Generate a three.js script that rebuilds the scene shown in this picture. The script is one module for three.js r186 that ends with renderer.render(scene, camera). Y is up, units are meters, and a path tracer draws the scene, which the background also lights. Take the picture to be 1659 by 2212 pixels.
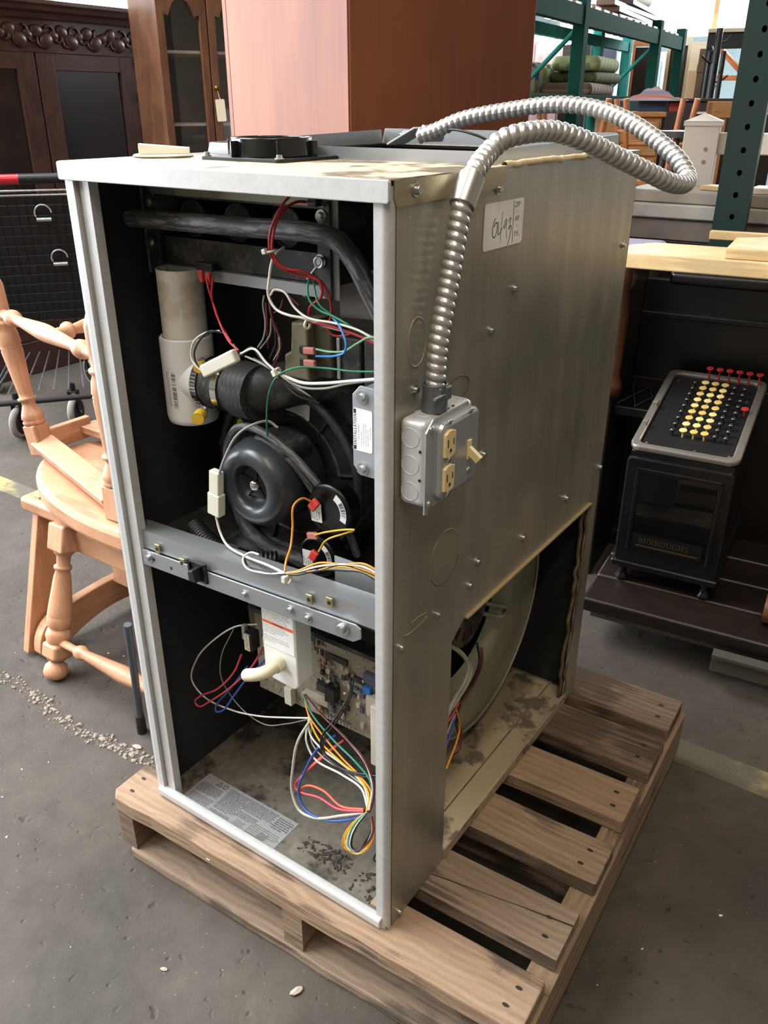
import * as THREE from 'three';
import { RoundedBoxGeometry } from 'three/addons/geometries/RoundedBoxGeometry.js';
import { mergeGeometries, toCreasedNormals } from 'three/addons/utils/BufferGeometryUtils.js';
import { RectAreaLightUniformsLib } from 'three/addons/lights/RectAreaLightUniformsLib.js';

// ---------------------------------------------------------------- camera, light, exposure
const scene = new THREE.Scene();
const camera = new THREE.PerspectiveCamera(63.016, 1659 / 2212, 0.05, 60);
camera.position.set(0.4623, 1.2203, 0.6804);
camera.up.set(-0.24964, 0.89866, -0.36069);
camera.lookAt(0.4623 - 0.50937, 1.2203 - 0.43865, 0.6804 - 0.74036);
const renderer = new THREE.WebGLRenderer({ antialias: true });
renderer.toneMapping = THREE.LinearToneMapping;
renderer.toneMappingExposure = 1.45;
renderer.shadowMap.enabled = true;
scene.background = new THREE.Color(0.55, 0.62, 0.7);
RectAreaLightUniformsLib.init();
function areaLight(color, intensity, w, h, pos, target) {
  const l = new THREE.RectAreaLight(color, intensity, w, h);
  l.position.set(...pos); l.lookAt(...target); scene.add(l); return l;
}
// daylight: an open loading door in the left wall, clerestory windows along the left and far walls
areaLight(new THREE.Color(0.90, 0.95, 1.0), 8, 5.4, 3.0, [-6.30, 1.75, 1.2], [0, 1.75, 1.2]);
areaLight(new THREE.Color(0.92, 0.96, 1.0), 11, 4.6, 2.4, [-6.30, 2.78, -5.9], [0, 2.78, -5.9]);
areaLight(new THREE.Color(0.95, 0.97, 1.0), 14, 7.6, 2.2, [-1.7, 3.2, -12.3], [-1.7, 2.4, 0]);
// roof light over the left bay
areaLight(new THREE.Color(0.93, 0.965, 1.0), 11.5, 2.2, 5.0, [-3.0, 4.44, 1.4], [-3.0, 0, 1.4001]);
// ceiling tube lamps, warm white
const CEILING_LAMPS = [[-3.2, -4.6, 9], [0.9, -5.4, 9], [-2.6, -8.6, 12], [1.6, -8.8, 12], [0.7, 0.9, 24], [1.7, 2.2, 24], [-0.9, 3.8, 16]];
for (const [x, z, power] of CEILING_LAMPS) areaLight(new THREE.Color(1.0, 0.86, 0.70), power, 0.22, 2.3, [x, 4.36, z], [x, 0, z - 0.0001]);

// ---------------------------------------------------------------- helpers
let seed = 7;
const rnd = () => { seed = (seed * 1664525 + 1013904223) >>> 0; return seed / 4294967296; };
const rr = (a, b) => a + (b - a) * rnd();
const PI = Math.PI, clamp = (x, a, b) => Math.min(b, Math.max(a, x)), mix = (a, b, t) => a + (b - a) * t;
const smooth = (a, b, x) => { const t = clamp((x - a) / (b - a), 0, 1); return t * t * (3 - 2 * t); };
const V = (x, y, z) => new THREE.Vector3(x, y, z);
const taken = new Map();
function numbered(name) { const n = taken.get(name) || 0; taken.set(name, n + 1); return n ? name + '_' + String(n).padStart(3, '0') : name; }
function shadows(o) { o.castShadow = true; o.receiveShadow = true; return o; }
function thing(name, label, category, pos = [0, 0, 0], turn = 0, group) {
  const o = new THREE.Group(); o.name = numbered(name); o.position.set(...pos); o.rotation.y = turn;
  o.userData = { label, category }; if (group) o.userData.group = group; scene.add(o); return o;
}
function part(name, geo, material, parent, pos, rot, label) {
  const m = shadows(new THREE.Mesh(geo, material)); m.name = name;
  if (pos) m.position.set(...pos); if (rot) m.rotation.set(...rot);
  if (label) m.userData.label = label;
  parent.add(m); return m;
}
function sub(name, parent, pos, rot, label) {
  const g = new THREE.Group(); g.name = name; if (pos) g.position.set(...pos); if (rot) g.rotation.set(...rot);
  if (label) g.userData.label = label; parent.add(g); return g;
}
function single(name, label, category, geo, material, pos, turn = 0, group) {
  const m = shadows(new THREE.Mesh(geo, material)); m.name = numbered(name); m.position.set(...pos); m.rotation.y = turn;
  m.userData = { label, category }; if (group) m.userData.group = group; scene.add(m); return m;
}
function struct(name, geo, material, pos, rot) {
  const m = shadows(new THREE.Mesh(geo, material)); m.name = name; if (pos) m.position.set(...pos); if (rot) m.rotation.set(...rot);
  m.userData = { kind: 'structure', label: name.replace(/_/g, ' ') }; scene.add(m); return m;
}
// uv in metres by dominant direction; grain = the axis that runs along u
function uvm(geo, grain = 'x', off = 0) {
  const g = geo.index ? geo.toNonIndexed() : geo, p = g.attributes.position, n = g.attributes.normal, uv = new Float32Array(p.count * 2);
  const gi = 'xyz'.indexOf(grain), get = (at, i) => (i === 0 ? at.getX : i === 1 ? at.getY : at.getZ);
  for (let f = 0; f < p.count; f += 3) {
    let nx = 0, ny = 0, nz = 0;
    for (let k = 0; k < 3; k++) { nx += n.getX(f + k); ny += n.getY(f + k); nz += n.getZ(f + k); }
    const a = [Math.abs(nx), Math.abs(ny), Math.abs(nz)], d = a.indexOf(Math.max(...a));
    let ui, vi;
    if (d === gi) { ui = (d + 1) % 3; vi = (d + 2) % 3; } else { ui = gi; vi = 3 - d - gi; }
    for (let k = 0; k < 3; k++) {
      const c = [p.getX(f + k), p.getY(f + k), p.getZ(f + k)];
      uv[(f + k) * 2] = c[ui] + off; uv[(f + k) * 2 + 1] = c[vi] + off * 0.37 + d * 0.13;
    }
  }
  g.setAttribute('uv', new THREE.BufferAttribute(uv, 2)); return g;
}
const box = (w, h, d, r = 0.002, s = 1) => r > 0 ? new RoundedBoxGeometry(w, h, d, s, Math.min(r, w * 0.49, h * 0.49, d * 0.49)) : new THREE.BoxGeometry(w, h, d);
function boxAt(x0, x1, y0, y1, z0, z1, r = 0.001, s = 1) {
  const g = box(Math.abs(x1 - x0), Math.abs(y1 - y0), Math.abs(z1 - z0), r, s); g.translate((x0 + x1) / 2, (y0 + y1) / 2, (z0 + z1) / 2); return g;
}
const cyl = (r0, r1, h, n = 24, open = false) => new THREE.CylinderGeometry(r1, r0, h, n, 1, open);
const cylZ = (r0, r1, h, n = 24) => cyl(r0, r1, h, n).rotateX(PI / 2);
const cylX = (r0, r1, h, n = 24) => cyl(r0, r1, h, n).rotateZ(-PI / 2);
function shapeOf(pts, holes = []) {
  const s = new THREE.Shape(pts.map(([a, b]) => new THREE.Vector2(a, b)));
  for (const h of holes) s.holes.push(new THREE.Path(h.map(([a, b]) => new THREE.Vector2(a, b))));
  return s;
}
function ext(shape, depth, bevel = 0, curveSegments = 12) {
  return new THREE.ExtrudeGeometry(shape, { depth, bevelEnabled: bevel > 0, bevelSize: bevel, bevelThickness: bevel, bevelOffset: -bevel, bevelSegments: 2, curveSegments });
}
const plan = (pts, h) => ext(shapeOf(pts.map(([x, z]) => [x, -z])), h).rotateX(-PI / 2);      // outline in (x, z), raised along y
const sidePlate = (pts, t, holes = []) => ext(shapeOf(pts.map(([z, y]) => [-z, y]), holes.map((h) => h.map(([z, y]) => [-z, y]))), t).rotateY(PI / 2);  // outline in (z, y), thickness along +x
function roundRect(w, h, r) {
  const s = new THREE.Shape(), x = -w / 2, y = -h / 2;
  s.moveTo(x + r, y); s.lineTo(x + w - r, y); s.absarc(x + w - r, y + r, r, -PI / 2, 0); s.lineTo(x + w, y + h - r); s.absarc(x + w - r, y + h - r, r, 0, PI / 2);
  s.lineTo(x + r, y + h); s.absarc(x + r, y + h - r, r, PI / 2, PI); s.lineTo(x, y + r); s.absarc(x + r, y + r, r, PI, 1.5 * PI); return s;
}
const circlePath = (x, y, r, n = 32) => { const a = []; for (let i = 0; i < n; i++) a.push([x + r * Math.cos(i / n * 2 * PI), y + r * Math.sin(i / n * 2 * PI)]); return a; };
const tube = (pts, r, seg = 0, rad = 7, closed = false) => new THREE.TubeGeometry(new THREE.CatmullRomCurve3(pts.map((p) => V(...p)), closed, 'centripetal'), seg || Math.max(10, pts.length * 7), r, rad, closed);
const lathe = (prof, n = 28) => new THREE.LatheGeometry(prof.map(([r, y]) => new THREE.Vector2(r, y)), n);
function between(geo, a, b) {                    // a geometry that stands on y from 0 to 1 metres, turned so that +y runs from a to b
  const A = V(...a), d = V(...b).sub(A), q = new THREE.Quaternion().setFromUnitVectors(V(0, 1, 0), d.clone().normalize());
  return geo.applyMatrix4(new THREE.Matrix4().compose(A, q, V(1, 1, 1)));
}
const bar = (a, b, r, n = 10) => { const L = V(...a).distanceTo(V(...b)); return between(cyl(r, r, L, n).translate(0, L / 2, 0), a, b); };
const merge = (list) => mergeGeometries(list.map((g) => { const n = g.index ? g.toNonIndexed() : g; for (const k of Object.keys(n.attributes)) if (!['position', 'normal', 'uv'].includes(k)) n.deleteAttribute(k); return n; }));
function flatUV(geo, w, h, ax = 0, ay = 1) {     // uv 0..1 over a sheet centred on the origin
  const p = geo.attributes.position, uv = new Float32Array(p.count * 2), c = (i, a) => a === 0 ? p.getX(i) : a === 1 ? p.getY(i) : p.getZ(i);
  for (let i = 0; i < p.count; i++) { uv[2 * i] = c(i, ax) / w + 0.5; uv[2 * i + 1] = c(i, ay) / h + 0.5; }
  geo.setAttribute('uv', new THREE.BufferAttribute(uv, 2)); return geo;
}
const sheet = (w, h, r = 0.002, t = 0.0004) => flatUV(ext(roundRect(w, h, r), t), w, h);    // a printed sticker in the xy plane, facing +z

// ---------------------------------------------------------------- procedural textures
const H = (x, y, s) => { let h = Math.imul(x, 374761393) ^ Math.imul(y, 668265263) ^ Math.imul(s, 1274126177); h = Math.imul(h ^ (h >>> 13), 1274126177); return ((h ^ (h >>> 16)) >>> 0) / 4294967296; };
function vnoise(x, y, px, py, s) {
  const xi = Math.floor(x), yi = Math.floor(y), fx = x - xi, fy = y - yi, u = fx * fx * (3 - 2 * fx), v = fy * fy * (3 - 2 * fy);
  const m = (a, p) => ((a % p) + p) % p, x0 = m(xi, px), x1 = m(xi + 1, px), y0 = m(yi, py), y1 = m(yi + 1, py);
  return mix(mix(H(x0, y0, s), H(x1, y0, s), u), mix(H(x0, y1, s), H(x1, y1, s), u), v);
}
function fbm(u, v, fx, fy, oct, s) { let a = 0, w = 0.5, t = 0; for (let i = 0; i < oct; i++) { a += w * vnoise(u * fx, v * fy, fx, fy, s + i); t += w; w *= 0.55; fx *= 2; fy *= 2; } return a / t; }
function texture(n, m, fn, srgb = true, repeat = [1, 1]) {
  const d = new Uint8Array(n * m * 4);
  for (let j = 0; j < m; j++) for (let i = 0; i < n; i++) {
    const c = fn(i / n, j / m, i, j), k = (j * n + i) * 4, g = Array.isArray(c) ? c : [c, c, c];
    d[k] = clamp(g[0], 0, 1) * 255; d[k + 1] = clamp(g[1], 0, 1) * 255; d[k + 2] = clamp(g[2], 0, 1) * 255; d[k + 3] = 255;
  }
  const t = new THREE.DataTexture(d, n, m); t.wrapS = t.wrapT = THREE.RepeatWrapping; t.magFilter = THREE.LinearFilter; t.minFilter = THREE.LinearMipmapLinearFilter; t.generateMipmaps = true;
  if (srgb) t.colorSpace = THREE.SRGBColorSpace; t.repeat.set(...repeat); t.needsUpdate = true; return t;
}
function canvasTexture(w, h, draw) {
  const c = document.createElement('canvas'); c.width = w; c.height = h; const g = c.getContext('2d'); draw(g, w, h);
  const t = new THREE.CanvasTexture(c); t.colorSpace = THREE.SRGBColorSpace; t.magFilter = THREE.LinearFilter; return t;
}
const M = (o) => new THREE.MeshStandardMaterial(o);
const MP = (o) => new THREE.MeshPhysicalMaterial(o);
const tint = (t, c) => { const m = t.clone(); m.color = new THREE.Color(c); return m; };
const flat = (c, roughness = 0.6, metalness = 0, more = {}) => M({ color: c, roughness, metalness, ...more });

// concrete floor: grey brown, blotched, pitted, with pale crumbs
const concreteMap = texture(1024, 1024, (u, v, i, j) => {
  const a = fbm(u, v, 5, 5, 5, 11), b = fbm(u, v, 40, 40, 3, 23), sp = H(i, j, 5), pit = fbm(u, v, 90, 90, 2, 31);
  let g = 0.49 + (a - 0.5) * 0.20 + (b - 0.5) * 0.09 + (sp - 0.5) * 0.045;
  if (pit > 0.82) g -= (pit - 0.82) * 0.9;
  if (H(i >> 1, j >> 1, 77) > 0.9988) g += 0.25;
  const w = fbm(u, v, 3, 3, 3, 61);
  return [g * (1.03 + (w - 0.5) * 0.05), g * 0.985, g * (0.945 - (w - 0.5) * 0.06)];
}, true, [0.8, 0.8]);
const concreteBump = texture(1024, 1024, (u, v, i, j) => {
  const pit = fbm(u, v, 90, 90, 2, 31), lump = fbm(u, v, 26, 26, 4, 19);
  return 0.5 + (lump - 0.5) * 0.8 - (pit > 0.78 ? (pit - 0.78) * 3 : 0) + (H(i, j, 3) - 0.5) * 0.06;
}, false, [0.8, 0.8]);
const concrete = M({ map: concreteMap, bumpMap: concreteBump, bumpScale: 0.0036, roughness: 0.78, color: new THREE.Color(0.265, 0.235, 0.202) });

// weathered pallet wood (u along the grain)
function woodMap(s, base, dark, stain, rings = 26, contrast = 0.5) {
  return texture(512, 512, (u, v, i, j) => {
    const warp = fbm(u, v, 3, 4, 4, s) * 0.5, line = 0.5 + 0.5 * Math.sin((v * rings + warp * 9) * 2 * PI), fine = fbm(u, v, 6, 150, 4, s + 5), blot = fbm(u, v, 4, 4, 4, s + 9), sp = H(i, j, s);
    let t = clamp(contrast * line * (0.4 + 0.6 * fbm(u, v, 4, 8, 2, s + 3)) + (fine - 0.5) * 0.7 + 0.1, 0, 1);
    const st = clamp(smooth(0.52, 0.66, blot + (fine - 0.5) * 0.25 + (sp - 0.5) * 0.06), 0, 1) * stain;
    return [0, 1, 2].map((k) => mix(mix(base[k], dark[k], t), dark[k] * 0.62, st) + (sp - 0.5) * 0.035);
  }, true, [1.4, 1.4]);
}
const woodBump = texture(512, 512, (u, v) => fbm(u, v, 8, 120, 3, 45) * 0.7 + 0.3 * (0.5 + 0.5 * Math.sin((v * 26 + fbm(u, v, 3, 4, 4, 41) * 4.5) * 2 * PI)), false, [1.4, 1.4]);
const palletWoods = [
  [[0.61, 0.51, 0.415], [0.44, 0.35, 0.275], 0.75], [[0.585, 0.495, 0.40], [0.41, 0.335, 0.27], 0.65], [[0.50, 0.415, 0.345], [0.33, 0.265, 0.215], 0.6], [[0.565, 0.485, 0.41], [0.41, 0.345, 0.29], 0.75],
].map(([b, d, st], k) => M({ map: woodMap(40 + k * 13, b, d, st, 52, 0.42), bumpMap: woodBump, bumpScale: 0.0016, roughness: 0.88 }));

// galvanised steel sheet, dulled by brown dust in long vertical wipes (u along the drawing direction)
const galvMap = texture(1024, 1024, (u, v, i, j) => {
  const streak = fbm(u, v, 4, 44, 4, 71), blot = fbm(u, v, 6, 6, 5, 81), sp = H(i, j, 9);
  let g = 0.665 + (streak - 0.5) * 0.10 + (blot - 0.5) * 0.16 + (sp - 0.5) * 0.05;
  if (H(i >> 1, j >> 1, 91) > 0.9985) g += 0.16;
  const d = smooth(0.42, 0.66, blot);
  return [g * mix(0.99, 0.99, d), g * mix(0.975, 0.965, d), g * mix(0.915, 0.875, d)];
}, true, [1.1, 1.1]);
const galvRough = texture(512, 512, (u, v) => { const k = 0.37 + (fbm(u, v, 4, 30, 4, 71) - 0.5) * 0.10 + (fbm(u, v, 6, 6, 4, 81) - 0.5) * 0.20; return [0, k, 1]; }, false, [1.1, 1.1]);
const galv = M({ map: galvMap, roughness: 1, metalness: 0.6, roughnessMap: galvRough });
const galvClean = M({ color: 0xa9adb0, roughness: 0.42, metalness: 0.75 });
const zinc = M({ color: 0xc9ccce, roughness: 0.28, metalness: 0.95 });
const chrome = M({ color: 0xdddddd, roughness: 0.12, metalness: 1 });
// painted steel edges of the furnace case, silvery grey with worn speckle
const paintMap = texture(512, 512, (u, v, i, j) => { const b = fbm(u, v, 6, 6, 5, 121), f = fbm(u, v, 60, 60, 2, 131), sp = H(i, j, 4); const g = 0.765 + (b - 0.5) * 0.05 + (f - 0.5) * 0.04 + (sp - 0.5) * 0.03; return [g * 0.985, g * 0.985, g * 0.985]; }, true, [3, 3]);
const casePaint = M({ map: paintMap, roughness: 0.42, metalness: 0.2 });
// dust lying on the flat top and in the bottom pan, with bare and scuffed patches
const topDust = texture(1024, 1024, (u, v, i, j) => { const b = fbm(u, v, 5, 5, 5, 141), f = fbm(u, v, 34, 34, 3, 147), d = smooth(0.47, 0.62, b + (f - 0.5) * 0.25), sp = (H(i, j, 8) - 0.5) * 0.05; return [mix(0.78, 0.42, d) + sp, mix(0.72, 0.37, d) + sp, mix(0.62, 0.30, d) + sp]; }, true, [1.6, 1.6]);
const topMetal = M({ map: topDust, roughness: 0.55, metalness: 0.25 });
const panDust = texture(1024, 1024, (u, v, i, j) => { const b = fbm(u, v, 7, 7, 5, 151), f = fbm(u, v, 44, 44, 3, 157), d = smooth(0.5, 0.74, b + (f - 0.5) * 0.3), sp = (H(i, j, 18) - 0.5) * 0.06, g = 0.43 + (f - 0.5) * 0.14; return [mix(g, 0.2, d) + sp, mix(g * 0.95, 0.18, d) + sp, mix(g * 0.86, 0.155, d) + sp]; }, true, [2.2, 2.2]);
const panMat = M({ map: panDust, roughness: 0.8, metalness: 0.1 });
const tanDust = M({ roughness: 0.85, map: texture(512, 512, (u, v, i, j) => { const b = fbm(u, v, 6, 6, 5, 152), f = fbm(u, v, 40, 40, 3, 158), d = smooth(0.52, 0.72, b + (f - 0.5) * 0.3), sp = (H(i, j, 19) - 0.5) * 0.05; return [mix(0.62, 0.36, d) + sp, mix(0.555, 0.32, d) + sp, mix(0.45, 0.26, d) + sp]; }, true, [2.6, 2.6]) });
const liner = M({ color: 0x2a2a2b, roughness: 0.9, map: texture(256, 256, (u, v, i, j) => { const g = 0.75 + (fbm(u, v, 20, 20, 3, 161) - 0.5) * 0.3 + (H(i, j, 2) - 0.5) * 0.15; return g; }, true, [3, 3]) });
// black plastic and painted black steel, grey with dust in patches
const dustyBlackMap = texture(512, 512, (u, v, i, j) => { const b = fbm(u, v, 6, 6, 5, 171), f = fbm(u, v, 50, 50, 2, 177), d = smooth(0.45, 0.75, b * 0.75 + f * 0.25), sp = (H(i, j, 12) - 0.5) * 0.03; const g = mix(0.16, 0.34, d) + sp; return [g, g * 0.985, g * 0.97]; }, true, [4, 4]);
const dustyBlack = M({ map: dustyBlackMap, roughness: 0.6 });
const blackPlastic = M({ color: 0x17181a, roughness: 0.42 });
const pipeBlackMap = texture(512, 512, (u, v, i, j) => { const b = fbm(u, v, 7, 7, 5, 181), d = smooth(0.36, 0.62, b), sp = (H(i, j, 22) - 0.5) * 0.05; const g = mix(0.27, 0.50, d) + sp; return [g, g, g * 1.02]; }, true, [3, 3]);
const pipeBlack = M({ map: pipeBlackMap, roughness: 0.5, metalness: 0.15 });
const motorPaint = MP({ color: 0x2a2f35, roughness: 0.38, clearcoat: 0.3, clearcoatRoughness: 0.3 });
const whitePlastic = flat(0xdad6cb, 0.45);
const nylon = MP({ color: 0xdedccb, roughness: 0.4, transmission: 0.12, thickness: 0 });
const pvcMap = texture(512, 512, (u, v, i, j) => { const b = fbm(u, v, 5, 5, 5, 191), d = smooth(0.55, 0.72, b), sp = (H(i, j, 32) - 0.5) * 0.03; return [mix(0.82, 0.73, d) + sp, mix(0.795, 0.69, d) + sp, mix(0.75, 0.62, d) + sp]; }, true, [4, 4]);
const pvc = M({ map: pvcMap, roughness: 0.4 }), pvcWhite = flat(0xd8d7d6, 0.35);
const ivory = flat(0xe3cf9b, 0.4);
const paper = flat(0xe9e7e0, 0.7);
// ---------------------------------------------------------------- the warehouse
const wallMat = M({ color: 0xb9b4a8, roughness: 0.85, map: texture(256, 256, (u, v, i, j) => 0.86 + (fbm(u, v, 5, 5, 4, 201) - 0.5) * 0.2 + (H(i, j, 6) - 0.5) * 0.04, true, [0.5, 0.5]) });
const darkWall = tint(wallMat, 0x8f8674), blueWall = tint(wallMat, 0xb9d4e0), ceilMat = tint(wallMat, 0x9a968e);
const daylightGlass = M({ color: 0xffffff, roughness: 0.6, emissive: new THREE.Color(0.93, 0.97, 1.0), emissiveIntensity: 2.6 });
const frameMat = flat(0xd9d9d4, 0.6);
{
  const f = new THREE.BoxGeometry(14, 0.2, 20.4, 1, 1, 1).translate(-0.25, -0.1, -3); struct('floor', uvm(f, 'x'), concrete);
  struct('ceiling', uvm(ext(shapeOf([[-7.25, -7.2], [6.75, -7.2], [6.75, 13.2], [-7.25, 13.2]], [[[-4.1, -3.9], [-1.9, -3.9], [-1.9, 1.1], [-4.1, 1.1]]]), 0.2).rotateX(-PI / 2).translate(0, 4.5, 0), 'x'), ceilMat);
  // left wall with the loading door opening and a band of clerestory windows
  const lw = sidePlate([[-13.2, 0], [7.2, 0], [7.2, 4.5], [-13.2, 4.5]], 0.2, [[[-1.5, 0.25], [3.9, 0.25], [3.9, 3.25], [-1.5, 3.25]], [[-8.2, 1.55], [-3.6, 1.55], [-3.6, 4.0], [-8.2, 4.0]]]);
  struct('wall_left', uvm(lw, 'z'), wallMat, [-6.7, 0, 0]);
  const bw = ext(shapeOf([[-7, 0], [6.5, 0], [6.5, 4.5], [-7, 4.5]], [[[-5.5, 2.05], [2.1, 2.05], [2.1, 4.35], [-5.5, 4.35]]]), 0.2);
  struct('wall_back', uvm(bw, 'x'), blueWall, [0, 0, -12.7]);
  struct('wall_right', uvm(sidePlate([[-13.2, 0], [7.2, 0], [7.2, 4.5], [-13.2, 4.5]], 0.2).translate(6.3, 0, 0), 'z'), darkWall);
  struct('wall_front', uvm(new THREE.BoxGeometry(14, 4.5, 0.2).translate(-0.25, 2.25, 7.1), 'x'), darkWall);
  // daylight panes and their bars
  const pane = (name, w, h, n, pos, turn) => {
    const g = sub(name, scene, pos, [0, turn, 0]); g.userData = { kind: 'structure', label: name.replace(/_/g, ' ') };
    for (let k = 0; k < n; k++) part('pane', new THREE.BoxGeometry(w / n - 0.05, h - 0.06, 0.012).translate(-w / 2 + (k + 0.5) * w / n, h / 2, 0), daylightGlass, g);
    for (let k = 0; k <= n; k++) part('window_frame', box(0.05, h, 0.06, 0.004).translate(-w / 2 + k * w / n, h / 2, 0), frameMat, g);
    for (const y of [0.015, h - 0.015]) part('window_frame', box(w, 0.05, 0.062, 0.004).translate(0, y, 0), frameMat, g);
  };
  pane('door_1', 5.4, 3.0, 6, [-6.58, 0.25, 1.2], PI / 2);
  { const g = sub('window_3', scene, [-3.0, 4.56, 1.4]); g.userData = { kind: 'structure', label: 'roof light' }; for (let k = 0; k < 5; k++) part('pane', boxAt(-1.08, 1.08, 0, 0.012, -2.48 + k, -1.52 + k, 0), daylightGlass, g); for (let k = 0; k <= 5; k++) part('window_frame', boxAt(-1.1, 1.1, -0.02, 0.04, -2.52 + k, -2.48 + k, 0.003), frameMat, g); }
  pane('window_1', 4.6, 2.45, 5, [-6.58, 1.55, -5.9], PI / 2);
  pane('window_2', 7.6, 2.3, 7, [-1.7, 2.05, -12.56], 0);
}
// ceiling tube lamps
{
  const tubeGlow = M({ color: 0xffffff, emissive: new THREE.Color(1, 0.9, 0.74), emissiveIntensity: 3 }), shade = flat(0xe8e6df, 0.5, 0.1);
  for (const [x, z] of CEILING_LAMPS) {
    const l = thing('ceiling_lamp', 'long white twin tube lamp hanging under the warehouse ceiling', 'lamp', [x, 4.38, z], 0, 'ceiling tube lamps');
    part('housing', box(0.26, 0.05, 2.4, 0.01).translate(0, 0.055, 0), shade, l);
    for (const s of [-0.06, 0.06]) part('tube', cylZ(0.014, 0.014, 2.3, 12).translate(s, 0.014, 0), tubeGlow, l);
    for (const s of [-0.8, 0.8]) part('hanger', cyl(0.004, 0.004, 0.06, 6).translate(0, 0.09, s), shade, l);
  }
}
// worn yellow lane stripe across the floor
{
  const worn = M({ roughness: 0.75, map: texture(512, 512, (u, v, i, j) => { const w = smooth(0.36, 0.56, fbm(u, v, 8, 8, 5, 211)), g = (H(i, j, 41) - 0.5) * 0.06; return [mix(0.60, 0.36, w) + g, mix(0.555, 0.34, w) + g, mix(0.37, 0.29, w) + g]; }, true, [1, 1]) });
  const m = part('lane_stripe', uvm(new THREE.BoxGeometry(12, 0.001, 0.075).translate(-0.4, 0.0005, -0.79), 'x'), worn, scene);
  m.userData = { kind: 'structure', label: 'worn yellow painted lane stripe on the concrete floor' };
}
// crumbled joint in the floor with grit, and loose chips
{
  const grit = [], gm = M({ color: 0x8b8075, roughness: 0.9 });
  const path = [[-1.75, -0.18], [-1.209, -0.135], [-1.05, -0.13], [-0.913, -0.11], [-0.80, -0.125], [-0.702, -0.134], [-0.60, -0.15]];
  const curve = new THREE.CatmullRomCurve3(path.map(([x, z]) => V(x, 0, z)));
  for (let k = 0; k < 700; k++) {
    const p = curve.getPoint(rnd()), s = 0.0012 + 0.0042 * Math.pow(rnd(), 4), w = (rnd() + rnd() - 1) * 0.022;
    const g = new THREE.IcosahedronGeometry(s, 0); g.scale(rr(0.7, 1.5), rr(0.4, 0.8), rr(0.7, 1.5)); g.rotateY(rr(0, 6)); g.translate(p.x + (rnd() - 0.5) * 0.006, s * 0.3, p.z + w); grit.push(g);
  }
  const m = part('grit', merge(grit), gm, scene); m.userData = { kind: 'stuff', label: 'pale concrete grit crumbled along the floor joint', category: 'grit' };
  const chips = [], cm = M({ color: 0xd9cfbf, roughness: 0.8 });
  for (let k = 0; k < 150; k++) {
    const x = rr(-1.5, 0.7), z = rr(-0.6, 0.5); if (x > -0.56 && x < 0.24 && z < 0.06) continue;
    const s = 0.0008 + 0.0028 * Math.pow(rnd(), 5); const g = new THREE.TetrahedronGeometry(s, 0); g.scale(rr(0.6, 2.0), 0.4, rr(0.6, 1.4)); g.rotateY(rr(0, 6)); g.translate(x, s * 0.15, z); chips.push(g);
  }
  const c = part('floor_chips', merge(chips), cm, scene); c.userData = { kind: 'stuff', label: 'tiny pale wood chips scattered on the concrete floor', category: 'debris' };
  const leaf = (x, z, s, a, label) => { const g = new THREE.SphereGeometry(s, 7, 4); g.scale(1.6, 0.25, 0.8); const q = g.attributes.position; for (let i = 0; i < q.count; i++) q.setY(i, q.getY(i) + (H(i, 3, 9) - 0.5) * s * 0.3); g.computeVertexNormals(); single('paper_scrap', label, 'scrap', g, flat(0xa79d8b, 0.85), [x, s * 0.3, z], a); };
  leaf(-0.31, 0.165, 0.0045, 0.4, 'pale curled scrap lying on the floor beside the pallet');
  leaf(-0.115, 0.075, 0.008, 1.2, 'clear plastic scrap at the foot of the middle pallet stringer');
  leaf(-0.74, -0.15, 0.008, 0.2, 'pale flake at the end of the crumbled floor joint');
}
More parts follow.
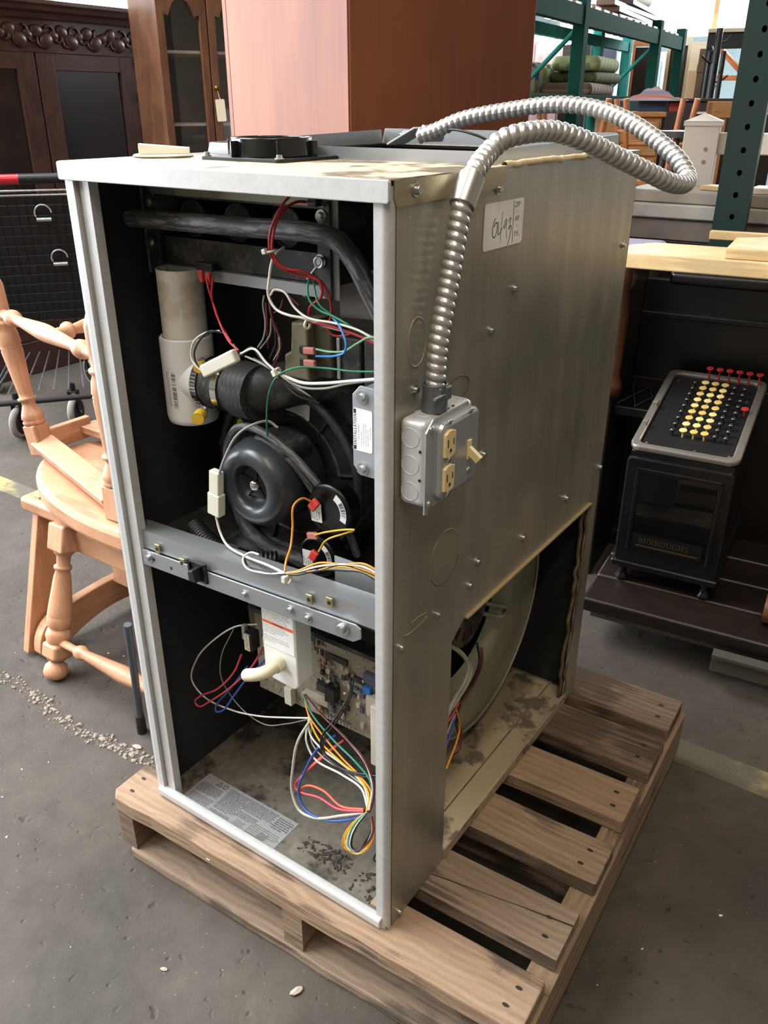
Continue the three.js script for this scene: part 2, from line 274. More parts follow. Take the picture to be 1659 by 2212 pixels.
// ---------------------------------------------------------------- pallet
const PH = 0.14;
{
  const W = 0.777, p = thing('pallet', 'weathered wooden shipping pallet under the open furnace', 'pallet', [-0.551, 0, 0.051], 1.9 * PI / 180);
  const nail = flat(0x3a332c, 0.6, 0.5), boards = [[0, -0.087], [-0.123, -0.214], [-0.275, -0.365], [-0.42, -0.513], [-0.559, -0.659], [-0.69, -0.794]];
  const jag = (a, b, n, amp) => { const o = []; for (let k = 0; k <= n; k++) { const t = k / n; o.push([mix(a[0], b[0], t) + (k && k < n ? (rnd() - 0.5) * amp : 0), mix(a[1], b[1], t) + (k && k < n ? (rnd() - 0.5) * amp : 0)]); } return o; };
  boards.forEach(([z0, z1], k) => {
    const h = k ? 0.028 : 0.03, mat = palletWoods[[0, 3, 1, 0, 2, 2][k]], r = 0.0022;
    let g;
    if (k === 1) {           // the cracked board: a slit runs in from its end
      const crack = [[0.50, -0.153], [0.56, -0.157], [0.62, -0.166], [0.70, -0.178], [W - 0.002, -0.188]];
      const out = [[0.003, z0], ...jag([0.003, z0], [W, z0], 8, 0.002).slice(1), [W, -0.1865], ...crack.slice(0, 4).reverse().map(([x, z]) => [x, z + 0.0011]), ...crack.slice(1, 4).map(([x, z]) => [x, z - 0.0011]), [W, -0.1895], [W, z1], ...jag([W, z1], [0.003, z1], 8, 0.002).slice(1)];
      g = ext(shapeOf(out.map(([x, z]) => [x, -z])), h - 0.003, 0).rotateX(-PI / 2).translate(0, PH - h + 0.003, 0);
    } else {
      const e = W + (rnd() - 0.5) * 0.006, rc = k ? 0.003 : 0.014;
      const out = [[rc, z0], ...jag([rc, z0], [e - 0.003, z0], 18, k ? 0.0025 : 0.0032).slice(1), [e, z0 - 0.003], [e, z1 + 0.003], ...jag([e - 0.003, z1], [0.003, z1], 8, 0.003), [0, z1 + 0.004], [0, z0 - rc]];
      g = ext(shapeOf(out.map(([x, z]) => [x, -z])), h - 2 * r, r).rotateX(-PI / 2).translate(0, PH - h + r, 0);
    }
    const b = part('deck_board', uvm(g, 'x', k * 0.71), mat, p);
    for (const x of [0.028, W - 0.032]) for (const t of [0.3, 0.66]) part('nail', cyl(0.0034, 0.0034, 0.001, 10).scale(1.5, 1, 0.8).translate(x + (rnd() - 0.5) * 0.01, PH + 0.0003, mix(z0, z1, t)), nail, b);
  });
  const sy0 = 0.021, sy1 = PH - 0.0285;
  [[0.004, 0.040], [0.375, 0.413], [W - 0.036, W + 0.006]].forEach(([x0, x1], k) => {
    const pts = [[-0.008, sy0], [-0.796, sy0], [-0.796, sy1], [-0.088, sy1], [-0.088, sy1 - 0.0018], [-0.008, sy1 - 0.0018]];
    const g = sidePlate(pts, x1 - x0).translate(x0, 0, 0); part('stringer', uvm(g, 'z', k * 0.4), palletWoods[[2, 1, 1][k]], p);
  });
  [[-0.003, -0.085, 0.0], [-0.34, -0.44, 0.003], [-0.705, -0.79, 0.0]].forEach(([z0, z1], k) => {
    const out = [[0.03, z0], ...jag([0.03, z0], [W - 0.004, z0], 16, k ? 0.003 : 0.004).slice(1), [W, z0 - 0.004], [W, z1], [0.006, z1], [0.004, z0 - 0.02]];
    const g = ext(shapeOf(out.map(([x, z]) => [x, -z])), 0.013, 0.004).rotateX(-PI / 2).translate(0, 0.004, 0); part('bottom_board', uvm(g, 'x', k * 0.33 + 2), palletWoods[3], p);
  });
  part('staple', box(0.008, 0.0012, 0.002, 0.0005).translate(0.235, 0.128, 0.004), zinc, p);
}
// ---------------------------------------------------------------- furnace case
const F = thing('furnace', 'open grey gas furnace cabinet with its front doors off, standing on the pallet', 'furnace', [0, PH + 0.0012, 0]);
const FW = 0.484, FH = 1.017, FD = 0.677;
const hexHead = merge([cylZ(0.0062, 0.0062, 0.0012, 16).translate(0, 0, 0.0006), new THREE.CylinderGeometry(0.0038, 0.0042, 0.004, 6).rotateX(PI / 2).translate(0, 0, 0.003)]);
const bolt = (parent, pos, dir = 'z', s = 1, mat = zinc) => { const m = part('screw', hexHead, mat, parent, pos, dir === 'x' ? [0, PI / 2, 0] : dir === 'y' ? [-PI / 2, 0, 0] : [0, 0, 0]); m.scale.setScalar(s); return m; };
{
  // right side sheet with the rough return-air cut-out
  const top = [], cut = [[-0.155, 0.018]];
  const rough = (a, b, n, amp) => { for (let k = 1; k <= n; k++) { const t = k / n; cut.push([mix(a[0], b[0], t) + (k < n ? (rnd() - 0.5) * amp : 0), mix(a[1], b[1], t) + (k < n ? (rnd() - 0.5) * amp : 0)]); } };
  rough([-0.155, 0.018], [-0.618, 0.022], 12, 0.002); rough([-0.618, 0.022], [-0.640, 0.436], 22, 0.007); rough([-0.640, 0.436], [-0.186, 0.437], 14, 0.002); rough([-0.186, 0.437], [-0.156, 0.418], 5, 0.006); rough([-0.156, 0.418], [-0.155, 0.02], 14, 0.0025);
  const g = sidePlate([[-0.010, 0], [-0.010, FH - 0.001], [-FD, FH - 0.001], [-FD, 0]], 0.0012, [cut]).translate(-0.0012, 0, 0);
  const side = part('side_panel', uvm(g, 'y'), galv, F, null, null, 'dull galvanised side sheet with a rough rectangular cut-out');
  // bent-in sheet edges and insulation seen at the cut
  part('cut_edge', uvm(boxAt(-0.012, -0.0005, 0.010, 0.436, -0.1555, -0.1525, 0.0005), 'y'), galv, F);
  part('cut_edge', uvm(boxAt(-0.010, 0.0055, 0.4365, 0.4405, -0.640, -0.19, 0.0012), 'z'), flat(0x9a8661, 0.85), F);
  { const o = []; for (let k = 0; k <= 24; k++) o.push([-0.001 + (rnd() - 0.5) * 0.004, mix(0.02, 0.436, k / 24), mix(-0.622, -0.643, k / 24) + (rnd() - 0.5) * 0.007]); part('insulation_edge', tube(o, 0.0032, 90, 6), flat(0x51473a, 0.95), F); part('insulation_edge', tube(o.map(([x, y, z]) => [x - 0.006, y, z + 0.006 + (rnd() - 0.5) * 0.009]), 0.0036, 90, 6), flat(0x5f523e, 0.95), F); }
  for (const [z, y] of [[-0.274, 0.875], [-0.218, 0.834], [-0.649, 0.882], [-0.049, 0.804], [-0.216, 0.674], [-0.668, 0.499], [-0.522, 0.494], [-0.361, 0.49], [-0.217, 0.515], [-0.197, 0.487], [-0.114, 0.484], [-0.027, 0.483], [-0.03, 0.012], [-0.216, 0.994]]) bolt(F, [0.0002, y, z], 'x', 0.95);
  // knockouts: thin punched rings and slots
  const scratch = flat(0x57503f, 0.6, 0.4), bright = flat(0xa89d80, 0.5, 0.5);
  const arc = (cz, cy, rz, ry, a0, a1, m) => { const o = []; for (let k = 0; k <= 22; k++) { const a = mix(a0, a1, k / 22); o.push([0.0001, cy + ry * Math.sin(a), cz + rz * Math.cos(a)]); } part('knockout', tube(o, 0.0007, 40, 5), m, F); };
  arc(-0.128, 0.562, 0.036, 0.038, -0.3, PI + 0.2, bright); arc(-0.128, 0.562, 0.036, 0.038, PI + 0.3, 2 * PI - 0.5, scratch);
  arc(-0.052, 0.855, 0.018, 0.026, 0, 2 * PI, bright); arc(-0.143, 0.782, 0.026, 0.013, 0, 2 * PI, scratch); arc(-0.06, 0.498, 0.028, 0.007, PI * 0.4, PI * 1.9, bright);
  // front flanges
  const rp = []; for (let k = 0; k <= 8; k++) { const a = k / 8 * PI / 2; rp.push([-0.009 + 0.009 * Math.cos(a), -0.009 + 0.009 * Math.sin(a)]); }
  const rin = rp.map(([x, z]) => [-0.009 + (x + 0.009) * 0.83, -0.009 + (z + 0.009) * 0.83]).reverse();
  part('front_flange', uvm(plan([[0, -0.012], ...rp, [-0.0185, 0], [-0.0185, -0.014], [-0.017, -0.014], [-0.017, -0.0015], ...rin, [-0.0015, -0.012]], FH - 0.006), 'y'), casePaint, F);
  const lp = rp.map(([x, z]) => [-FW - x, z]).reverse();
  part('front_flange', uvm(plan([[-FW + 0.019, 0], [-FW + 0.019, -0.010], [-FW + 0.023, -0.010], [-FW + 0.023, -0.006], [-FW + 0.040, -0.006], [-FW + 0.040, -0.020], [-FW + 0.0385, -0.020], [-FW + 0.0385, -0.0075], [-FW + 0.0245, -0.0075], [-FW + 0.0245, -0.0115], [-FW + 0.0175, -0.0115], [-FW + 0.0175, -0.0015], [-FW + 0.002, -0.0015], [-FW + 0.002, -0.02], [-FW, -0.02], ...lp.slice().reverse().map(([x, z]) => [x, z]).sort((a, b) => a[0] - b[0])], FH - 0.006), 'y'), casePaint, F);
  part('left_panel', uvm(boxAt(-FW, -FW + 0.0012, 0, FH - 0.001, -FD, -0.012, 0), 'y'), galvClean, F);
  part('left_liner', uvm(boxAt(-FW + 0.0013, -FW + 0.010, 0.006, FH - 0.006, -FD + 0.01, -0.021, 0.002), 'y'), liner, F);
  part('back_panel', uvm(boxAt(-FW, 0, 0, FH - 0.001, -FD, -FD + 0.0012, 0), 'y'), galvClean, F);
  part('back_liner', uvm(boxAt(-FW + 0.01, -0.002, 0.006, FH - 0.006, -FD + 0.0014, -FD + 0.008, 0.002), 'y'), liner, F);
  part('right_liner', uvm(boxAt(-0.010, -0.0014, 0.56, FH - 0.006, -FD + 0.01, -0.021, 0.001), 'y'), liner, F);
  // top sheet with its lip and side flap
  const t = part('top_panel', uvm(merge([
    ext(shapeOf([[-FW - 0.001, 0.226], [0.001, 0.226], [0.001, -0.001], [-FW - 0.001, -0.001]]), 0.0013).rotateX(-PI / 2).translate(0, FH - 0.001, 0),
    boxAt(-FW - 0.001, 0.001, FH - 0.001, FH + 0.0003, -FD, -0.655, 0), boxAt(-FW - 0.001, -0.462, FH - 0.001, FH + 0.0003, -0.655, -0.226, 0), boxAt(-0.028, 0.001, FH - 0.001, FH + 0.0003, -0.655, -0.226, 0)]), 'x'), topMetal, F);
  part('top_lip', uvm(ext(roundRect(FW + 0.004, 0.021, 0.003), 0.003, 0.001).translate(-FW / 2, FH - 0.0105, 0.0005), 'x'), casePaint, F);
  part('top_flap', uvm(sidePlate([[-0.006, 1.016], [-0.006, 1.000], [-0.011, 0.992], [-0.226, 0.995], [-0.23, 1.0], [-0.23, 1.016]], 0.0015).translate(0.0002, 0, 0), 'z'), tint(galv, 0xfff4dd), F);
  bolt(F, [0.0018, 1.0055, -0.042], 'x', 1.15);
  // tan sealant smeared along the top right edge
  { const o = []; for (let k = 0; k <= 30; k++) o.push([-0.002 + (rnd() - 0.5) * 0.004, FH + 0.0006 + (rnd() - 0.5) * 0.0015, mix(-0.235, -0.60, k / 30)]); const s = part('sealant', tube(o, 0.0042, 110, 7), flat(0xc9b389, 0.85), F); s.scale.y = 1; }
  // supply duct flanges round the opening
  const fl = 0.0145;
  part('duct_flange', uvm(ext(shapeOf([[-0.462, 0], [-0.028, 0], [-0.031, fl], [-0.456, fl]]), 0.0014).translate(0, FH, -0.2275), 'x'), galvClean, F);
  part('duct_flange', uvm(ext(shapeOf([[-0.462, 0], [-0.028, 0], [-0.031, 0.024], [-0.456, 0.024]]), 0.0014).translate(0, FH, -0.657), 'x'), galvClean, F);
  part('duct_flange', uvm(sidePlate([[-0.23, FH], [-0.655, FH], [-0.652, FH + 0.022], [-0.236, FH + fl]], 0.0014).translate(-0.4625, 0, 0), 'z'), galvClean, F);
  part('duct_flange', uvm(sidePlate([[-0.23, FH], [-0.655, FH], [-0.652, FH + 0.022], [-0.236, FH + fl]], 0.0014).translate(-0.0285, 0, 0), 'z'), galvClean, F);
  // heat exchanger top, dark inside the duct opening
  part('heat_exchanger', uvm(boxAt(-0.44, -0.05, 0.70, 0.93, -0.63, -0.235, 0.02), 'x'), dustyBlack, F);
  // flue collar
  const c = sub('flue_collar', F, [-0.297, FH + 0.0005, -0.176]);
  part('plate', ext(roundRect(0.13, 0.124, 0.006), 0.003, 0.0008).rotateX(-PI / 2), blackPlastic, c);
  const gloss = MP({ color: 0x101113, roughness: 0.16, clearcoat: 0.6 });
  part('ring', lathe([[0.049, 0.003], [0.055, 0.003], [0.0525, 0.006], [0.0512, 0.024], [0.0495, 0.0255], [0.0475, 0.024], [0.047, -0.01]], 40), gloss, c);
  for (let k = 0; k < 6; k++) part('rib', box(0.012, 0.019, 0.0018, 0.0005).translate(0.055, 0.0125, 0), gloss, c, null, [0, k * PI / 3 + 0.3, 0]);
  for (const [x, z] of [[-0.059, 0.055], [0.059, 0.055], [-0.059, -0.055], [0.059, -0.055]]) bolt(c, [x, 0.004, z], 'y', 0.9);
  // bottom pan and sill
  part('bottom_pan', uvm(boxAt(-FW + 0.002, -0.002, 0.001, 0.005, -FD, -0.002, 0), 'x'), panMat, F);
  part('base_rail', uvm(boxAt(-0.044, -0.004, 0.005, 0.0085, -0.66, -0.02, 0.0006), 'z'), tanDust, F); part('base_rail', uvm(boxAt(-0.17, -0.0465, 0.005, 0.0085, -0.66, -0.20, 0.0006), 'z'), tanDust, F); part('bottom_lip', uvm(boxAt(-0.004, 0.002, 0.0, 0.02, -0.63, -0.16, 0.001), 'z'), tanDust, F);
  const sp = roundRect(0.016, 0.019, 0.006); part('front_sill', uvm(ext(sp, 0.463, 0.0015, 8).rotateY(PI / 2).translate(-0.4735, 0.0115, -0.0015), 'x'), casePaint, F, null, null, 'rounded silver sill along the front of the pan');
  { const bits = []; seed = 808; for (let k = 0; k < 130; k++) { const s = rr(0.0012, 0.0045), g = new THREE.TetrahedronGeometry(s, 0); g.scale(rr(0.6, 2.6), 0.5, rr(0.5, 1.2)); g.rotateY(rr(0, 6)); const a = k % 3; g.translate(a ? rr(-0.20, -0.11) : rr(-0.09, -0.03), 0.005 + s * 0.3, a ? -0.055 + rr(-0.016, 0.016) : rr(-0.07, -0.02)); bits.push(g); } const m = part('lint', merge(bits), flat(0x3a352e, 0.95), F, null, null, 'dark lint and grit on the pan'); m.userData.kind = 'stuff'; }
  // middle rail between the compartments, slightly askew
  const rail = sub('middle_rail', F, [-0.243, 0.499, -0.012], [0, 0, 0.034]);
  part('face', uvm(merge([boxAt(-0.222, 0.222, -0.001, 0.027, -0.002, 0, 0.0008), boxAt(-0.222, 0.222, 0.0265, 0.028, -0.03, 0, 0)]), 'x'), galvClean, rail);
  part('lower_face', uvm(ext(shapeOf([[-0.222, -0.001], [-0.222, -0.026], [0.185, -0.026], [0.197, -0.018], [0.197, -0.004], [0.19, 0.0]]), 0.002, 0.0004).translate(0, 0, 0.0025), 'x'), galvClean, rail);
  for (const [x, y] of [[-0.166, 0.008], [-0.116, -0.001], [0.117, 0.013], [0.150, 0.019]]) { const n = part('rivet_nut', box(0.010, 0.014, 0.003, 0.001), M({ color: 0xb7ac84, roughness: 0.35, metalness: 0.8 }), rail, [x, y, 0.003]); part('hole', cylZ(0.0028, 0.0028, 0.0012, 14), flat(0x15130f, 0.8), n, [0, 0, 0.0014]); }
  for (const [x, y, s] of [[-0.186, -0.011, 1.3], [0.004, -0.014, 1.0], [0.085, -0.012, 1.05], [0.114, -0.015, 1.1], [0.170, -0.010, 1.7]]) bolt(rail, [x, y, 0.0045], 'z', s);
  for (const [x, y] of [[-0.176, -0.012], [-0.140, -0.016]]) part('hole', cylZ(0.0026, 0.0026, 0.001, 12), flat(0x15130f, 0.8), rail, [x, y, 0.0046]);
  const sw = sub('door_switch', rail, [-0.083, -0.004, 0.004], null, 'small black door interlock switch');
  part('bezel', merge([boxAt(-0.018, 0.018, -0.015, -0.012, 0, 0.004, 0.0005), boxAt(-0.018, 0.018, 0.012, 0.015, 0, 0.004, 0.0005), boxAt(-0.018, -0.014, -0.015, 0.015, 0, 0.004, 0.0005), boxAt(0.014, 0.018, -0.015, 0.015, 0, 0.004, 0.0005), boxAt(-0.018, 0.018, -0.015, 0.015, 0, 0.001, 0)]), blackPlastic, sw);
  part('button', ext(shapeOf([[-0.004, -0.009], [0.010, -0.009], [0.006, 0.009], [-0.004, 0.006]]), 0.014, 0.001).translate(0, 0, 0.002), blackPlastic, sw);
  // blower deck and burner-side wall
  part('blower_deck', uvm(boxAt(-FW + 0.010, -0.010, 0.488, 0.4905, -FD + 0.01, -0.03, 0), 'x'), dustyBlack, F);
  part('vestibule_panel', uvm(boxAt(-FW + 0.010, -0.010, 0.4905, FH - 0.005, -0.227, -0.224, 0), 'x'), M({ color: 0x8a8b8e, roughness: 0.4, metalness: 0.6, map: paintMap }), F);
  // printed rating sheet stuck in the pan
  const rating = canvasTexture(1024, 360, (g, w, h) => {
    g.fillStyle = '#8f8f92'; g.fillRect(0, 0, w, h); seed = 99;
    const ln = (x, y, n, len, lh, c = '#4c4c50') => { g.fillStyle = c; for (let k = 0; k < n; k++) { let q = x; while (q < x + len * (k === n - 1 ? 0.7 : 1)) { const l = 8 + rnd() * 34; g.fillRect(q, y + k * lh, l, lh * 0.5); q += l + 5; } } };
    g.strokeStyle = '#2e2e30'; g.lineWidth = 6; g.beginPath(); g.moveTo(150, 70); g.lineTo(176, 22); g.lineTo(202, 70); g.closePath(); g.stroke(); g.beginPath(); g.arc(240, 46, 23, 0, 7); g.stroke(); g.font = 'bold 34px sans-serif'; g.fillStyle = '#2e2e30'; g.fillText('!', 171, 68); g.fillText('C', 228, 58); g.font = '24px sans-serif'; g.fillText('C', 30, 60);
    ln(20, 96, 8, 230, 14); ln(20, 226, 7, 230, 14, '#55565c'); ln(300, 30, 16, 200, 15); ln(300, 284, 4, 200, 15); ln(520, 26, 9, 300, 14); ln(520, 170, 4, 200, 16); g.fillStyle = '#5e5e64'; for (let k = 0; k < 220; k++) g.fillRect(560 + (k % 20) * 5, 250 + Math.floor(k / 20) * 7, rnd() * 5, 6);
    ln(850, 36, 6, 150, 22); ln(700, 200, 5, 280, 20, '#66665f'); g.fillStyle = '#6b6b66'; g.fillRect(820, 250, 90, 50); g.fillRect(700, 300, 200, 26);
    for (let k = 0; k < 1500; k++) { g.fillStyle = `rgba(${70 + rnd() * 60},${66 + rnd() * 55},${55 + rnd() * 45},${0.25 + rnd() * 0.4})`; const x = rnd() * w, y = h - Math.pow(rnd(), 2) * h; g.fillRect(x, y, 2 + rnd() * 12, 2 + rnd() * 5); }
  });
  part('rating_sheet', sheet(0.206, 0.072, 0.001, 0.0003), M({ map: rating, roughness: 0.75 }), F, [-0.334, 0.0053, -0.043], [-PI / 2, 0, 0.0], 'grey printed rating sheet with rows of small type');
}
// white sticker with hand-written numbers
{
  const t = canvasTexture(768, 512, (g, w, h) => {
    g.fillStyle = '#f7f3ea'; g.fillRect(0, 0, w, h); g.strokeStyle = '#26241f'; g.lineCap = 'round'; g.lineJoin = 'round';
    const st = (lw, pts) => { g.lineWidth = lw * 1.35; g.beginPath(); pts.forEach(([x, y], i) => i ? g.lineTo(x, y) : g.moveTo(x, y)); g.stroke(); };
    const cur = (lw, a) => { g.lineWidth = lw * 1.5; g.beginPath(); g.moveTo(a[0], a[1]); for (let k = 2; k + 3 < a.length; k += 4) g.quadraticCurveTo(a[k], a[k + 1], a[k + 2], a[k + 3]); g.stroke(); };
    cur(9, [205, 175, 150, 260, 165, 335, 180, 400, 220, 375, 262, 320, 250, 230, 225, 200, 190, 260, 195, 370]);              // 6
    cur(8, [275, 225, 268, 320, 275, 360, 300, 370, 345, 300]); st(7, [[342, 120], [325, 300], [330, 455]]);                    // 4
    cur(8, [430, 205, 385, 230, 378, 290, 385, 330, 425, 240]); cur(7, [430, 205, 425, 300, 450, 425]);                         // 9
    cur(8, [470, 240, 500, 190, 515, 205, 500, 260, 480, 330]); cur(9, [480, 330, 540, 250, 530, 330, 515, 400, 480, 500]);     // 3
    st(8, [[560, 20], [562, 250], [566, 490]]);                                                                                 // divider
    g.font = 'bold italic 82px serif'; g.fillStyle = '#26241f'; g.fillText('20', 578, 92); g.font = '40px serif'; g.font = '32px serif'; g.fillText('1/2', 668, 66); g.fillText('x', 622, 160);
    g.font = 'bold italic 74px serif'; g.fillText('40', 590, 245); g.font = '40px serif'; g.fillText('x', 636, 315); g.font = 'bold italic 80px serif'; g.fillText('19', 580, 420); g.font = '46px serif'; g.font = '34px serif'; g.fillText('5/8', 662, 430);
  });
  const g = sheet(0.098, 0.051, 0.004, 0.0004); part('number_sticker', g, M({ map: t, roughness: 0.6 }), F, [0.0003, 0.9545, -0.2355], [0, PI / 2, 0], 'white sticker with hand-written black numbers');
}
